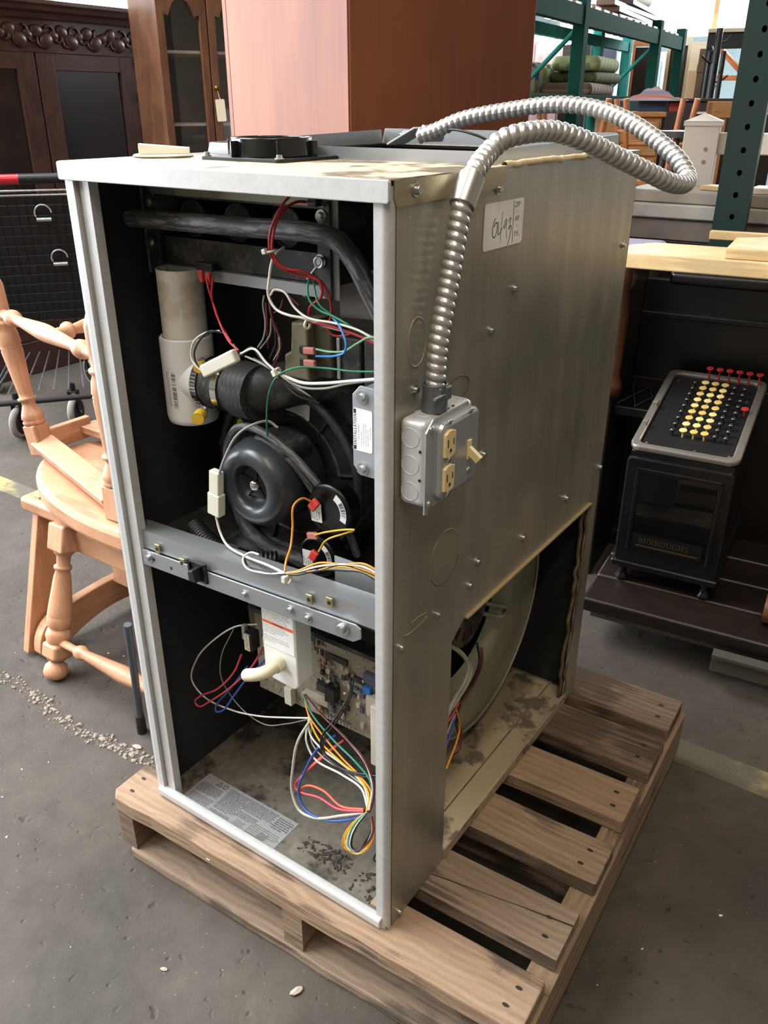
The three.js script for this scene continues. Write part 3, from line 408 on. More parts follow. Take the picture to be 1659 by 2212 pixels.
// ---------------------------------------------------------------- wire runs, in furnace metres: colour, radius, path
const UPPER_WIRES = [
  ['red', 0.0016, [[-0.167,0.992,-0.098],[-0.174,0.995,-0.085],[-0.176,0.983,-0.055],[-0.189,0.954,-0.045],[-0.192,0.931,-0.045],[-0.186,0.916,-0.05],[-0.168,0.906,-0.06],[-0.143,0.9,-0.07],[-0.144,0.883,-0.075],[-0.166,0.866,-0.08],[-0.177,0.849,-0.09],[-0.181,0.84,-0.095]]],
  ['red', 0.0016, [[-0.174,0.979,-0.098],[-0.18,0.981,-0.08],[-0.183,0.97,-0.055],[-0.186,0.949,-0.045],[-0.188,0.929,-0.045],[-0.178,0.914,-0.05],[-0.158,0.91,-0.06],[-0.144,0.898,-0.075],[-0.136,0.878,-0.08],[-0.14,0.855,-0.085],[-0.158,0.845,-0.095]]],
  ['white', 0.0017, [[-0.202,0.93,-0.08],[-0.197,0.922,-0.055],[-0.201,0.896,-0.05],[-0.203,0.88,-0.05],[-0.193,0.866,-0.05],[-0.173,0.861,-0.05],[-0.153,0.859,-0.055],[-0.13,0.853,-0.06],[-0.091,0.85,-0.06],[-0.058,0.844,-0.06],[-0.041,0.842,-0.06]]],
  ['white', 0.0014, [[-0.213,0.877,-0.065],[-0.196,0.887,-0.055],[-0.182,0.885,-0.055],[-0.169,0.87,-0.055],[-0.148,0.861,-0.053],[-0.111,0.86,-0.053],[-0.079,0.857,-0.053],[-0.053,0.85,-0.053],[-0.036,0.849,-0.053]]],
  ['maroon', 0.0013, [[-0.168,0.871,-0.062],[-0.189,0.885,-0.06],[-0.203,0.886,-0.06],[-0.22,0.87,-0.07],[-0.217,0.848,-0.07],[-0.218,0.829,-0.08],[-0.231,0.796,-0.09]]],
  ['maroon', 0.0013, [[-0.235,0.863,-0.08],[-0.235,0.844,-0.08],[-0.245,0.803,-0.09]]],
  ['maroon', 0.0013, [[-0.224,0.868,-0.075],[-0.225,0.839,-0.08],[-0.214,0.818,-0.08],[-0.221,0.797,-0.08],[-0.239,0.78,-0.09]]],
  ['maroon', 0.0012, [[-0.203,0.871,-0.075],[-0.208,0.86,-0.075],[-0.225,0.851,-0.08]]],
  ['greyw', 0.0011, [[-0.237,0.871,-0.08],[-0.24,0.86,-0.08],[-0.238,0.838,-0.08],[-0.242,0.82,-0.08],[-0.258,0.803,-0.085]]],
  ['greyw', 0.0011, [[-0.23,0.844,-0.082],[-0.233,0.824,-0.082],[-0.254,0.802,-0.085]]],
  ['greyw', 0.0011, [[-0.215,0.824,-0.078],[-0.215,0.81,-0.078],[-0.232,0.791,-0.085]]],
  ['black', 0.0014, [[-0.228,0.844,-0.083],[-0.225,0.816,-0.083],[-0.243,0.791,-0.09]]],
  ['black', 0.0014, [[-0.224,0.839,-0.084],[-0.221,0.813,-0.084],[-0.237,0.786,-0.09]]],
  ['red', 0.0017, [[-0.15,0.855,-0.058],[-0.115,0.854,-0.058],[-0.08,0.849,-0.058],[-0.057,0.843,-0.058],[-0.04,0.842,-0.058]]],
  ['red', 0.0015, [[-0.135,0.847,-0.07],[-0.125,0.841,-0.07],[-0.112,0.842,-0.07],[-0.091,0.85,-0.06]]],
  ['maroon', 0.0013, [[-0.155,0.856,-0.062],[-0.105,0.852,-0.062],[-0.06,0.844,-0.062],[-0.042,0.842,-0.062]]],
  ['green', 0.0014, [[-0.159,0.906,-0.08],[-0.152,0.895,-0.06],[-0.146,0.881,-0.055],[-0.132,0.871,-0.055],[-0.113,0.867,-0.055],[-0.087,0.858,-0.055],[-0.079,0.843,-0.07]]],
  ['green', 0.0013, [[-0.158,0.904,-0.08],[-0.146,0.89,-0.065],[-0.136,0.876,-0.06],[-0.12,0.867,-0.06],[-0.1,0.857,-0.06],[-0.099,0.845,-0.08]]],
  ['blue', 0.0014, [[-0.117,0.864,-0.06],[-0.099,0.857,-0.05],[-0.088,0.842,-0.045],[-0.09,0.832,-0.045],[-0.107,0.824,-0.05],[-0.158,0.809,-0.078]]],
  ['lightgreen', 0.0014, [[-0.159,0.817,-0.08],[-0.121,0.824,-0.06],[-0.104,0.827,-0.06],[-0.077,0.842,-0.05],[-0.062,0.851,-0.05],[-0.051,0.853,-0.05],[-0.034,0.854,-0.05]]],
  ['red', 0.0015, [[-0.345,0.882,-0.09],[-0.336,0.865,-0.085],[-0.33,0.848,-0.085],[-0.306,0.83,-0.07],[-0.283,0.813,-0.06],[-0.257,0.807,-0.05]]],
  ['red', 0.0015, [[-0.332,0.881,-0.09],[-0.332,0.86,-0.085],[-0.329,0.842,-0.085],[-0.303,0.826,-0.07],[-0.279,0.812,-0.06]]],
  ['black', 0.0015, [[-0.27,0.812,-0.055],[-0.26,0.806,-0.052],[-0.251,0.801,-0.05]]],
  ['black', 0.0013, [[-0.297,0.82,-0.065],[-0.314,0.821,-0.06],[-0.329,0.809,-0.055],[-0.337,0.791,-0.05],[-0.331,0.777,-0.048],[-0.312,0.772,-0.046]]],
  ['white', 0.0012, [[-0.302,0.822,-0.065],[-0.322,0.818,-0.06],[-0.339,0.805,-0.053],[-0.343,0.784,-0.05],[-0.329,0.773,-0.048],[-0.313,0.771,-0.046]]],
  ['black', 0.0016, [[-0.251,0.803,-0.045],[-0.229,0.816,-0.045],[-0.219,0.807,-0.045],[-0.198,0.793,-0.045],[-0.166,0.773,-0.048],[-0.146,0.761,-0.06]]],
  ['white', 0.0015, [[-0.248,0.806,-0.044],[-0.225,0.815,-0.044],[-0.207,0.802,-0.043],[-0.191,0.793,-0.043],[-0.166,0.778,-0.048],[-0.153,0.763,-0.06]]],
  ['greyw', 0.0014, [[-0.243,0.803,-0.046],[-0.221,0.799,-0.046],[-0.192,0.791,-0.045],[-0.17,0.782,-0.045],[-0.156,0.759,-0.06]]],
  ['black', 0.0015, [[-0.231,0.802,-0.048],[-0.212,0.797,-0.048],[-0.193,0.788,-0.047],[-0.165,0.768,-0.047],[-0.141,0.759,-0.06]]],
  ['white', 0.002, [[-0.19,0.792,-0.044],[-0.155,0.786,-0.044],[-0.118,0.792,-0.042],[-0.076,0.803,-0.038],[-0.037,0.814,-0.03],[-0.023,0.818,-0.03]]],
  ['greyw', 0.0017, [[-0.19,0.79,-0.046],[-0.157,0.78,-0.046],[-0.12,0.785,-0.044],[-0.084,0.798,-0.04],[-0.039,0.812,-0.032],[-0.023,0.816,-0.03]]],
  ['green', 0.0013, [[-0.242,0.69,-0.075],[-0.229,0.722,-0.062],[-0.211,0.762,-0.05],[-0.189,0.788,-0.043],[-0.16,0.803,-0.043],[-0.128,0.805,-0.055],[-0.088,0.808,-0.055],[-0.055,0.813,-0.055],[-0.041,0.815,-0.055]]],
  ['greyw', 0.0018, [[-0.232,0.701,-0.085],[-0.243,0.709,-0.08],[-0.253,0.708,-0.06],[-0.279,0.688,-0.055],[-0.293,0.658,-0.045],[-0.303,0.634,-0.042]]],
  ['white', 0.0018, [[-0.318,0.572,-0.042],[-0.31,0.545,-0.04],[-0.294,0.532,-0.035],[-0.25,0.532,-0.025],[-0.203,0.539,-0.015],[-0.177,0.543,-0.008],[-0.161,0.545,-0.004]]],
  ['white', 0.0015, [[-0.161,0.545,-0.004],[-0.201,0.53,-0.008],[-0.233,0.528,-0.008],[-0.243,0.536,-0.014],[-0.236,0.544,-0.02],[-0.217,0.548,-0.018]]],
  ['black', 0.0015, [[-0.162,0.543,-0.004],[-0.207,0.53,-0.01],[-0.236,0.527,-0.014],[-0.243,0.535,-0.016]]],
  ['orange', 0.0015, [[-0.175,0.613,-0.078],[-0.18,0.62,-0.068],[-0.181,0.616,-0.05],[-0.18,0.588,-0.045],[-0.176,0.566,-0.035],[-0.165,0.557,-0.012],[-0.16,0.547,-0.003]]],
  ['yellow', 0.0014, [[-0.173,0.563,-0.08],[-0.153,0.575,-0.075],[-0.107,0.597,-0.065],[-0.095,0.6,-0.065],[-0.115,0.587,-0.07],[-0.15,0.564,-0.075],[-0.167,0.54,-0.08]]],
  ['yellow', 0.0014, [[-0.144,0.52,-0.05],[-0.133,0.517,-0.04],[-0.13,0.513,-0.03]]],
  ['yellow', 0.0012, [[-0.16,0.546,-0.004],[-0.159,0.532,-0.012]]],
  ['white', 0.0016, [[-0.164,0.544,-0.004],[-0.143,0.552,-0.005],[-0.106,0.572,-0.006],[-0.07,0.586,-0.006],[-0.039,0.593,-0.006],[-0.022,0.59,-0.007],[-0.01,0.581,-0.012]]],
  ['black', 0.0016, [[-0.164,0.544,-0.004],[-0.143,0.551,-0.005],[-0.106,0.566,-0.006],[-0.07,0.586,-0.006],[-0.039,0.588,-0.006],[-0.022,0.586,-0.007],[-0.01,0.577,-0.012]]],
  ['greyw', 0.0014, [[-0.164,0.544,-0.004],[-0.143,0.549,-0.005],[-0.106,0.567,-0.006],[-0.07,0.58,-0.006],[-0.039,0.586,-0.006],[-0.022,0.582,-0.007],[-0.01,0.573,-0.012]]],
  ['orange', 0.0014, [[-0.164,0.544,-0.004],[-0.143,0.553,-0.005],[-0.105,0.577,-0.006],[-0.07,0.586,-0.006],[-0.039,0.597,-0.006],[-0.022,0.594,-0.007],[-0.01,0.585,-0.012]]],
  ['yellow', 0.0014, [[-0.164,0.544,-0.004],[-0.143,0.55,-0.005],[-0.106,0.566,-0.006],[-0.07,0.583,-0.006],[-0.039,0.587,-0.006],[-0.022,0.584,-0.007],[-0.01,0.575,-0.012]]],
  ['orange', 0.0013, [[-0.164,0.544,-0.004],[-0.143,0.551,-0.005],[-0.106,0.567,-0.006],[-0.07,0.586,-0.006],[-0.039,0.589,-0.006],[-0.022,0.587,-0.007],[-0.01,0.578,-0.012]]],
  ['black', 0.0014, [[-0.164,0.544,-0.004],[-0.143,0.548,-0.005],[-0.106,0.567,-0.006],[-0.07,0.578,-0.006],[-0.039,0.585,-0.006],[-0.022,0.58,-0.007],[-0.01,0.571,-0.012]]],
];
const LOWER_WIRES = [
  ['white', 0.0014, [[-0.312,0.358,-0.1],[-0.348,0.346,-0.09],[-0.393,0.307,-0.08],[-0.437,0.253,-0.08],[-0.456,0.202,-0.08],[-0.431,0.179,-0.08],[-0.366,0.18,-0.08],[-0.303,0.197,-0.08],[-0.244,0.222,-0.08],[-0.198,0.243,-0.08]]],
  ['greyw', 0.0009, [[-0.354,0.339,-0.09],[-0.383,0.277,-0.085],[-0.387,0.229,-0.085],[-0.349,0.189,-0.085],[-0.299,0.179,-0.085],[-0.249,0.204,-0.085],[-0.201,0.239,-0.08]]],
  ['pinkred', 0.0017, [[-0.297,0.324,-0.095],[-0.315,0.287,-0.085],[-0.356,0.235,-0.075],[-0.407,0.185,-0.068],[-0.426,0.17,-0.064],[-0.436,0.175,-0.064],[-0.426,0.189,-0.068],[-0.389,0.216,-0.075],[-0.358,0.256,-0.085],[-0.341,0.296,-0.09]]],
  ['blue2', 0.0016, [[-0.294,0.303,-0.095],[-0.321,0.268,-0.085],[-0.354,0.215,-0.074],[-0.375,0.182,-0.07],[-0.394,0.171,-0.07],[-0.394,0.182,-0.074],[-0.367,0.22,-0.08],[-0.33,0.278,-0.09]]],
  ['green2', 0.0015, [[-0.225,0.262,-0.1],[-0.187,0.258,-0.075],[-0.132,0.251,-0.055],[-0.081,0.244,-0.042],[-0.053,0.23,-0.036],[-0.048,0.203,-0.03],[-0.05,0.185,-0.024]]],
  ['maroon', 0.0016, [[-0.221,0.264,-0.1],[-0.173,0.269,-0.075],[-0.115,0.268,-0.055],[-0.069,0.259,-0.042],[-0.048,0.232,-0.036],[-0.044,0.205,-0.03],[-0.047,0.185,-0.024]]],
  ['white', 0.0016, [[-0.214,0.259,-0.098],[-0.165,0.264,-0.075],[-0.107,0.264,-0.055],[-0.065,0.252,-0.042],[-0.049,0.224,-0.035],[-0.047,0.191,-0.024]]],
  ['orange', 0.0015, [[-0.223,0.26,-0.1],[-0.197,0.251,-0.078],[-0.167,0.243,-0.066],[-0.112,0.23,-0.05],[-0.074,0.222,-0.042],[-0.05,0.212,-0.034],[-0.048,0.189,-0.024]]],
  ['yellow', 0.0016, [[-0.22,0.257,-0.1],[-0.193,0.247,-0.075],[-0.165,0.23,-0.062],[-0.113,0.221,-0.05],[-0.078,0.22,-0.042],[-0.054,0.205,-0.034],[-0.051,0.186,-0.024]]],
  ['white', 0.0016, [[-0.198,0.25,-0.08],[-0.188,0.227,-0.068],[-0.163,0.219,-0.06],[-0.103,0.219,-0.048],[-0.067,0.21,-0.04],[-0.05,0.193,-0.028]]],
  ['white', 0.0017, [[-0.198,0.243,-0.08],[-0.194,0.212,-0.066],[-0.172,0.193,-0.058],[-0.112,0.201,-0.048],[-0.069,0.204,-0.038],[-0.051,0.189,-0.026]]],
  ['greyw', 0.0014, [[-0.191,0.24,-0.08],[-0.186,0.215,-0.068],[-0.16,0.203,-0.06],[-0.109,0.208,-0.05],[-0.066,0.211,-0.04]]],
  ['black', 0.0018, [[-0.133,0.334,-0.1],[-0.124,0.319,-0.085],[-0.14,0.274,-0.066],[-0.155,0.246,-0.058],[-0.155,0.222,-0.055],[-0.114,0.215,-0.046],[-0.045,0.243,-0.038],[-0.026,0.251,-0.036]]],
  ['black', 0.0015, [[-0.127,0.333,-0.1],[-0.123,0.311,-0.085],[-0.137,0.271,-0.066],[-0.152,0.242,-0.058],[-0.151,0.22,-0.055],[-0.111,0.212,-0.047],[-0.045,0.238,-0.038],[-0.026,0.245,-0.036]]],
  ['greycable', 0.0024, [[-0.19,0.248,-0.075],[-0.2,0.217,-0.055],[-0.208,0.163,-0.048],[-0.209,0.119,-0.044],[-0.192,0.095,-0.038],[-0.156,0.103,-0.033],[-0.098,0.146,-0.028],[-0.055,0.181,-0.023]]],
  ['blue2', 0.0021, [[-0.156,0.223,-0.09],[-0.168,0.213,-0.065],[-0.187,0.164,-0.05],[-0.196,0.126,-0.044],[-0.18,0.104,-0.038],[-0.136,0.113,-0.031],[-0.079,0.152,-0.026],[-0.052,0.182,-0.022]]],
  ['redorange', 0.002, [[-0.147,0.214,-0.09],[-0.164,0.196,-0.062],[-0.186,0.163,-0.052],[-0.205,0.13,-0.048],[-0.201,0.124,-0.047],[-0.18,0.143,-0.048],[-0.143,0.157,-0.042],[-0.105,0.158,-0.032],[-0.055,0.187,-0.023]]],
  ['pinkred', 0.002, [[-0.141,0.221,-0.09],[-0.16,0.198,-0.06],[-0.191,0.156,-0.051],[-0.206,0.126,-0.047],[-0.193,0.124,-0.046],[-0.151,0.141,-0.04],[-0.108,0.152,-0.03],[-0.054,0.185,-0.022]]],
  ['yellow', 0.0017, [[-0.048,0.188,-0.022],[-0.065,0.164,-0.016],[-0.08,0.131,-0.012],[-0.08,0.111,-0.01],[-0.06,0.109,-0.01],[-0.039,0.135,-0.012],[-0.034,0.162,-0.015],[-0.04,0.186,-0.02]]],
  ['white', 0.0017, [[-0.048,0.188,-0.022],[-0.063,0.164,-0.016],[-0.076,0.133,-0.012],[-0.076,0.113,-0.01],[-0.059,0.111,-0.01],[-0.041,0.136,-0.012],[-0.035,0.163,-0.015],[-0.04,0.186,-0.02]]],
  ['green2', 0.0017, [[-0.048,0.188,-0.022],[-0.062,0.167,-0.016],[-0.073,0.137,-0.012],[-0.072,0.116,-0.01],[-0.058,0.11,-0.01],[-0.043,0.131,-0.012],[-0.036,0.16,-0.015],[-0.04,0.186,-0.02]]],
  ['yellow', 0.0017, [[-0.048,0.188,-0.022],[-0.064,0.163,-0.016],[-0.078,0.131,-0.012],[-0.078,0.112,-0.01],[-0.059,0.112,-0.01],[-0.04,0.14,-0.012],[-0.035,0.165,-0.015],[-0.04,0.186,-0.02]]],
  ['orange', 0.0017, [[-0.048,0.188,-0.022],[-0.067,0.163,-0.016],[-0.083,0.129,-0.012],[-0.083,0.109,-0.01],[-0.061,0.11,-0.01],[-0.038,0.138,-0.012],[-0.033,0.164,-0.015],[-0.04,0.186,-0.02]]],
  ['black', 0.0017, [[-0.048,0.188,-0.022],[-0.065,0.161,-0.016],[-0.079,0.129,-0.012],[-0.078,0.11,-0.01],[-0.06,0.114,-0.01],[-0.04,0.145,-0.012],[-0.034,0.167,-0.015],[-0.04,0.186,-0.02]]],
  ['greyw', 0.0017, [[-0.048,0.188,-0.022],[-0.062,0.164,-0.016],[-0.074,0.133,-0.012],[-0.073,0.114,-0.01],[-0.058,0.114,-0.01],[-0.042,0.141,-0.012],[-0.036,0.165,-0.015],[-0.04,0.186,-0.02]]],
  ['maroon', 0.0017, [[-0.048,0.188,-0.022],[-0.066,0.16,-0.016],[-0.082,0.126,-0.012],[-0.082,0.107,-0.01],[-0.061,0.114,-0.01],[-0.038,0.148,-0.012],[-0.033,0.169,-0.015],[-0.04,0.186,-0.02]]],
  ['white', 0.0017, [[-0.048,0.188,-0.022],[-0.06,0.166,-0.016],[-0.07,0.136,-0.012],[-0.07,0.117,-0.01],[-0.057,0.113,-0.01],[-0.044,0.136,-0.012],[-0.037,0.163,-0.015],[-0.04,0.186,-0.02]]],
  ['black', 0.0017, [[-0.048,0.188,-0.022],[-0.06,0.164,-0.016],[-0.069,0.135,-0.012],[-0.068,0.116,-0.01],[-0.057,0.116,-0.01],[-0.045,0.142,-0.012],[-0.037,0.166,-0.015],[-0.04,0.186,-0.02]]],
];
const SIDE_WIRES = [
  ['greycable', 0.0035, [[-0.06,0.35,-0.221],[-0.052,0.334,-0.249],[-0.045,0.303,-0.278],[-0.042,0.273,-0.29],[-0.04,0.256,-0.275],[-0.04,0.245,-0.25],[-0.04,0.231,-0.229],[-0.04,0.21,-0.214]]],
  ['greycable', 0.0035, [[-0.06,0.356,-0.22],[-0.054,0.325,-0.26],[-0.047,0.288,-0.29],[-0.044,0.26,-0.304],[-0.042,0.243,-0.287],[-0.042,0.232,-0.261],[-0.042,0.219,-0.239],[-0.042,0.195,-0.221]]],
  ['maroon', 0.0022, [[-0.06,0.26,-0.368],[-0.05,0.244,-0.354],[-0.045,0.23,-0.328],[-0.04,0.224,-0.278],[-0.038,0.222,-0.238],[-0.036,0.205,-0.217]]],
  ['black', 0.0022, [[-0.062,0.277,-0.354],[-0.052,0.247,-0.348],[-0.046,0.231,-0.317],[-0.041,0.224,-0.271],[-0.038,0.195,-0.25],[-0.036,0.161,-0.26]]],
  ['orange', 0.0018, [[-0.036,0.228,-0.244],[-0.034,0.178,-0.256],[-0.032,0.16,-0.244],[-0.03,0.146,-0.225],[-0.028,0.135,-0.207]]],
  ['maroon', 0.0018, [[-0.037,0.224,-0.242],[-0.034,0.159,-0.264],[-0.033,0.133,-0.254],[-0.033,0.14,-0.235]]],
  ['pinkred', 0.0018, [[-0.038,0.229,-0.255],[-0.036,0.219,-0.23],[-0.034,0.22,-0.203]]],
  ['blue2', 0.0018, [[-0.038,0.21,-0.249],[-0.035,0.185,-0.227],[-0.033,0.17,-0.21]]],
  ['greyw', 0.0016, [[-0.037,0.216,-0.247],[-0.034,0.201,-0.218],[-0.032,0.186,-0.202]]],
];
const CONDUIT = [[0.02,0.8,-0.058],[0.02,0.85,-0.062],[0.02,0.884,-0.071],[0.02,0.92,-0.082],[0.02,0.955,-0.091],[0.0195,0.994,-0.105],[0.0185,1.019,-0.129],[0.017,1.037,-0.164],[0.024,1.046,-0.174],[0.038,1.052,-0.192],[0.056,1.053,-0.233],[0.076,1.044,-0.264],[0.099,1.027,-0.305],[0.125,1.009,-0.346],[0.142,0.996,-0.382],[0.148,0.993,-0.415],[0.142,0.999,-0.445],[0.124,1.016,-0.46],[0.082,1.041,-0.479],[0.037,1.061,-0.495],[-0.015,1.075,-0.507],[-0.068,1.079,-0.506],[-0.134,1.072,-0.497],[-0.201,1.06,-0.484],[-0.246,1.044,-0.481],[-0.271,1.036,-0.477]];
// ---------------------------------------------------------------- what the furnace holds
const COPPER = { red: 0xb1262c, pinkred: 0xc0424f, maroon: 0x5e1f22, redorange: 0xcc5a3e, white: 0xd8d5cc, greyw: 0x8f8e89, greycable: 0xaaa89d, black: 0x1c1c1e, green: 0x1f7a58, lightgreen: 0x74a07a, green2: 0x2b7f6d, blue: 0x2e78b8, blue2: 0x2c4f9a, orange: 0xd08a2c, yellow: 0xd9a92e };
const WORDS = { red: 'red', pinkred: 'faded red', maroon: 'dark red', redorange: 'orange red', white: 'white', greyw: 'grey', greycable: 'pale grey', black: 'black', green: 'green', lightgreen: 'dusty green', green2: 'green', blue: 'blue', blue2: 'blue', orange: 'orange', yellow: 'yellow' };
const wireMats = {}; for (const k in COPPER) wireMats[k] = flat(COPPER[k], 0.45);
for (const list of [UPPER_WIRES, LOWER_WIRES, SIDE_WIRES]) for (const [c, r, p] of list) part('wire', tube(p, r, Math.max(16, p.length * 6), 6), wireMats[c], F, null, null, WORDS[c] + ' insulated wire');
const spade = (x, y, z, rz, m = flat(0xa8433f, 0.4), w = 0.017, h = 0.009) => part('wire_connector', box(w, h, 0.006, 0.002), m, F, [x, y, z], [0, 0, rz]);
const pinkNylon = flat(0xb8746a, 0.45), redNylon = flat(0xc23a33, 0.4);
const tie = (x, y, z, r, rot) => part('cable_tie', new THREE.TorusGeometry(r, 0.0016, 6, 16), nylon, F, [x, y, z], rot);
{
  tie(-0.19, 0.931, -0.045, 0.0045, [PI / 2, 0.2, 0]); part('cable_tie', box(0.006, 0.006, 0.005, 0.001), nylon, F, [-0.196, 0.931, -0.040], [0, 0, 0.3]);
  tie(-0.152, 0.852, -0.057, 0.005, [0, PI / 2, 0.5]); tie(-0.19, 0.792, -0.044, 0.005, [0.6, PI / 2, 0]); part('cable_tie', box(0.006, 0.008, 0.005, 0.001), nylon, F, [-0.189, 0.793, -0.037], [0, 0, 0.5]);
  tie(-0.156, 0.537, -0.004, 0.006, [0, PI / 2, 0]); part('cable_tie', box(0.006, 0.009, 0.006, 0.001), nylon, F, [-0.157, 0.540, 0.002]);
  part('cable_tie', new THREE.TorusGeometry(0.0105, 0.0016, 6, 16), blackPlastic, F, [-0.0285, 0.1135, -0.0235], [0.2, PI / 2 - 0.4, 0]);

  // burner box: grey mounting frame, black brackets, tubes behind
  const bb = sub('burner_box', F);
  const frame = ext(shapeOf([[-0.469, 0.872], [-0.141, 0.872], [-0.141, 1.006], [-0.469, 1.006]], [[[-0.442, 0.886], [-0.152, 0.886], [-0.152, 0.974], [-0.442, 0.974]]]), 0.0015).translate(0, 0, -0.106);
  part('mounting_frame', uvm(frame, 'x'), M({ color: 0x9ea1a4, roughness: 0.45, metalness: 0.5 }), bb);
  const bracket = [[0, 0.020], [0.008, 0.012], [0.018, 0.004], [0.018, -0.004], [0.018, -0.075], [0.012, -0.085], [0.004, -0.090], [-0.004, -0.090], [-0.004, 0.020]];
  part('bracket', uvm(ext(shapeOf(bracket), 0.003, 0.0008).translate(-0.455, 0.962, -0.1035), 'y'), dustyBlack, bb);
  part('bracket', uvm(ext(shapeOf(bracket.map(([x, y]) => [-x * 0.85, y])), 0.003, 0.0008).translate(-0.153, 0.962, -0.1035), 'y'), dustyBlack, bb);
  for (const [x, y] of [[-0.450, 0.964], [-0.454, 0.913], [-0.161, 0.965], [-0.164, 0.916]]) bolt(bb, [x, y, -0.1], 'z', 1.25);
  part('shell', uvm(merge([boxAt(-0.442, -0.152, 0.886, 0.888, -0.205, -0.104, 0), boxAt(-0.442, -0.152, 0.972, 0.974, -0.205, -0.104, 0), boxAt(-0.442, -0.440, 0.886, 0.974, -0.205, -0.104, 0), boxAt(-0.154, -0.152, 0.886, 0.974, -0.205, -0.104, 0), boxAt(-0.442, -0.152, 0.886, 0.922, -0.112, -0.110, 0)]), 'x'), dustyBlack, bb);
  for (const x of [-0.395, -0.315, -0.235]) part('burner', uvm(merge([cylZ(0.020, 0.023, 0.05, 24).translate(x, 0.945, -0.15), new THREE.TorusGeometry(0.0225, 0.002, 8, 24).translate(x, 0.945, -0.125)]), 'z'), dustyBlack, bb);
  part('collector_plate', uvm(ext(shapeOf([[-0.400, 0.998], [-0.385, 0.9755], [-0.162, 0.9755], [-0.162, 0.998]]), 0.012, 0.001).translate(0, 0, -0.104), 'x'), M({ color: 0xd6d4ce, roughness: 0.5, metalness: 0.3, map: galvMap }), bb);
  part('ignitor_plug', boxAt(-0.365, -0.335, 0.887, 0.897, -0.103, -0.092, 0.001), blackPlastic, bb);
  spade(-0.354, 0.880, -0.092, PI / 2, redNylon, 0.016, 0.007); spade(-0.341, 0.878, -0.092, PI / 2, redNylon, 0.016, 0.007);
  part('switch_terminal', merge([boxAt(-0.174, -0.160, 0.976, 0.990, -0.1, -0.09, 0.002)]), blackPlastic, F);
  // gas manifold
  const mp = [[-0.452, 0.947, -0.07], [-0.36, 0.9485, -0.07], [-0.25, 0.950, -0.07], [-0.150, 0.951, -0.071], [-0.120, 0.945, -0.074], [-0.100, 0.925, -0.078], [-0.085, 0.895, -0.084], [-0.070, 0.865, -0.09], [-0.06, 0.845, -0.095]];
  part('gas_manifold', merge([tube(mp, 0.0112, 90, 18), new THREE.SphereGeometry(0.0112, 16, 10).scale(0.5, 1, 1).translate(-0.452, 0.947, -0.07)]), pipeBlack, F, null, null, 'dusty black gas pipe with a bend');
  // grey wall patch behind the valve and limit switch
  part('baffle', uvm(ext(shapeOf([[-0.175, 0.84], [-0.10, 0.845], [-0.06, 0.83], [-0.115, 0.905], [-0.175, 0.89]]), 0.001).translate(0, 0, -0.15), 'x'), M({ color: 0x9a928e, roughness: 0.6, metalness: 0.2 }), F);
  const ls = sub('limit_switch', F, [-0.205, 0.878, -0.13]); part('body', cylZ(0.016, 0.016, 0.018, 24), blackPlastic, ls, null, [0, -0.5, 0]); part('face', cylZ(0.0125, 0.0125, 0.001, 24).translate(0, 0, 0.0095), flat(0x9fae9f, 0.5), ls, null, [0, -0.5, 0]); for (const s of [-1, 1]) bolt(ls, [s * 0.022, 0.002, 0], 'z', 0.9);
  // ring terminal on the lower right bracket bolt
  part('ring_terminal', merge([new THREE.TorusGeometry(0.0058, 0.0016, 8, 20).translate(-0.1625, 0.915, -0.094), bar([-0.166, 0.909, -0.093], [-0.173, 0.896, -0.085], 0.0018, 8)]), zinc, F);

  // vent pipe, tee and rubber coupling
  const vp = sub('vent_pipe', F, [-0.408, 0, -0.103]);
  const vg = lathe([[0.0305, 0.78], [0.0305, 0.884], [0.028, 0.884], [0.028, 0.78]], 40); part('upper_pipe', uvm(vg, 'y'), pvc, vp, null, null, 'cream stained plastic vent pipe');
  part('tee', uvm(merge([lathe([[0.030, 0.672], [0.0345, 0.674], [0.0365, 0.682], [0.0365, 0.792], [0.0345, 0.7945], [0.031, 0.7945], [0.031, 0.78]], 44), cylX(0.034, 0.034, 0.05, 36).translate(0.022, 0.735, 0)]), 'y'), pvcWhite, vp, null, null, 'white plastic tee with a printed barcode');
  const bars = canvasTexture(128, 512, (g, w, h) => { g.fillStyle = '#d4d3d0'; g.fillRect(0, 0, w, h); seed = 31; g.fillStyle = '#3a3a3d'; for (let y = 60; y < 480; y += 0) { const t = 2 + Math.floor(rnd() * 8); if (rnd() > 0.35) g.fillRect(70, y, 44, t); y += t + 2; } for (let y = 60; y < 480; y += 9) { g.fillRect(14, y, 12, 5); g.fillRect(34, y, 22 * rnd(), 5); } g.font = '26px sans-serif'; g.fillText('A', 40, 40); });
  const curved = (r, h, a) => { const g = new THREE.CylinderGeometry(r, r, h, 12, 1, true, -a / 2, a); return g; };
  part('barcode', curved(0.0367, 0.062, 0.55), M({ map: bars, roughness: 0.5 }), vp, [0, 0.727, 0], [0, 0.05, 0]);
  const cp = sub('rubber_coupling', F, [-0.36, 0.735, -0.103]);
  part('sleeve', merge([cylX(0.0345, 0.0345, 0.070, 36).translate(0.022, 0, 0), cylX(0.0385, 0.037, 0.03, 36).translate(0.066, -0.001, -0.001)]), dustyBlack, cp);
  for (const x of [-0.006, 0.032]) { const band = part('hose_clamp', new THREE.CylinderGeometry(0.0368, 0.0368, 0.011, 40, 1, true).rotateZ(PI / 2), chrome, cp, [x, 0, 0]); band.material.side = THREE.DoubleSide; }
  for (let k = 0; k < 16; k++) { const a = PI * 0.1 + k * 0.13; part('clamp_slot', box(0.008, 0.0018, 0.001, 0), flat(0x222222, 0.6), cp, [-0.006, 0.037 * Math.cos(a), 0.037 * Math.sin(a)], [PI / 2 - a + PI / 2, 0, 0.0]); }
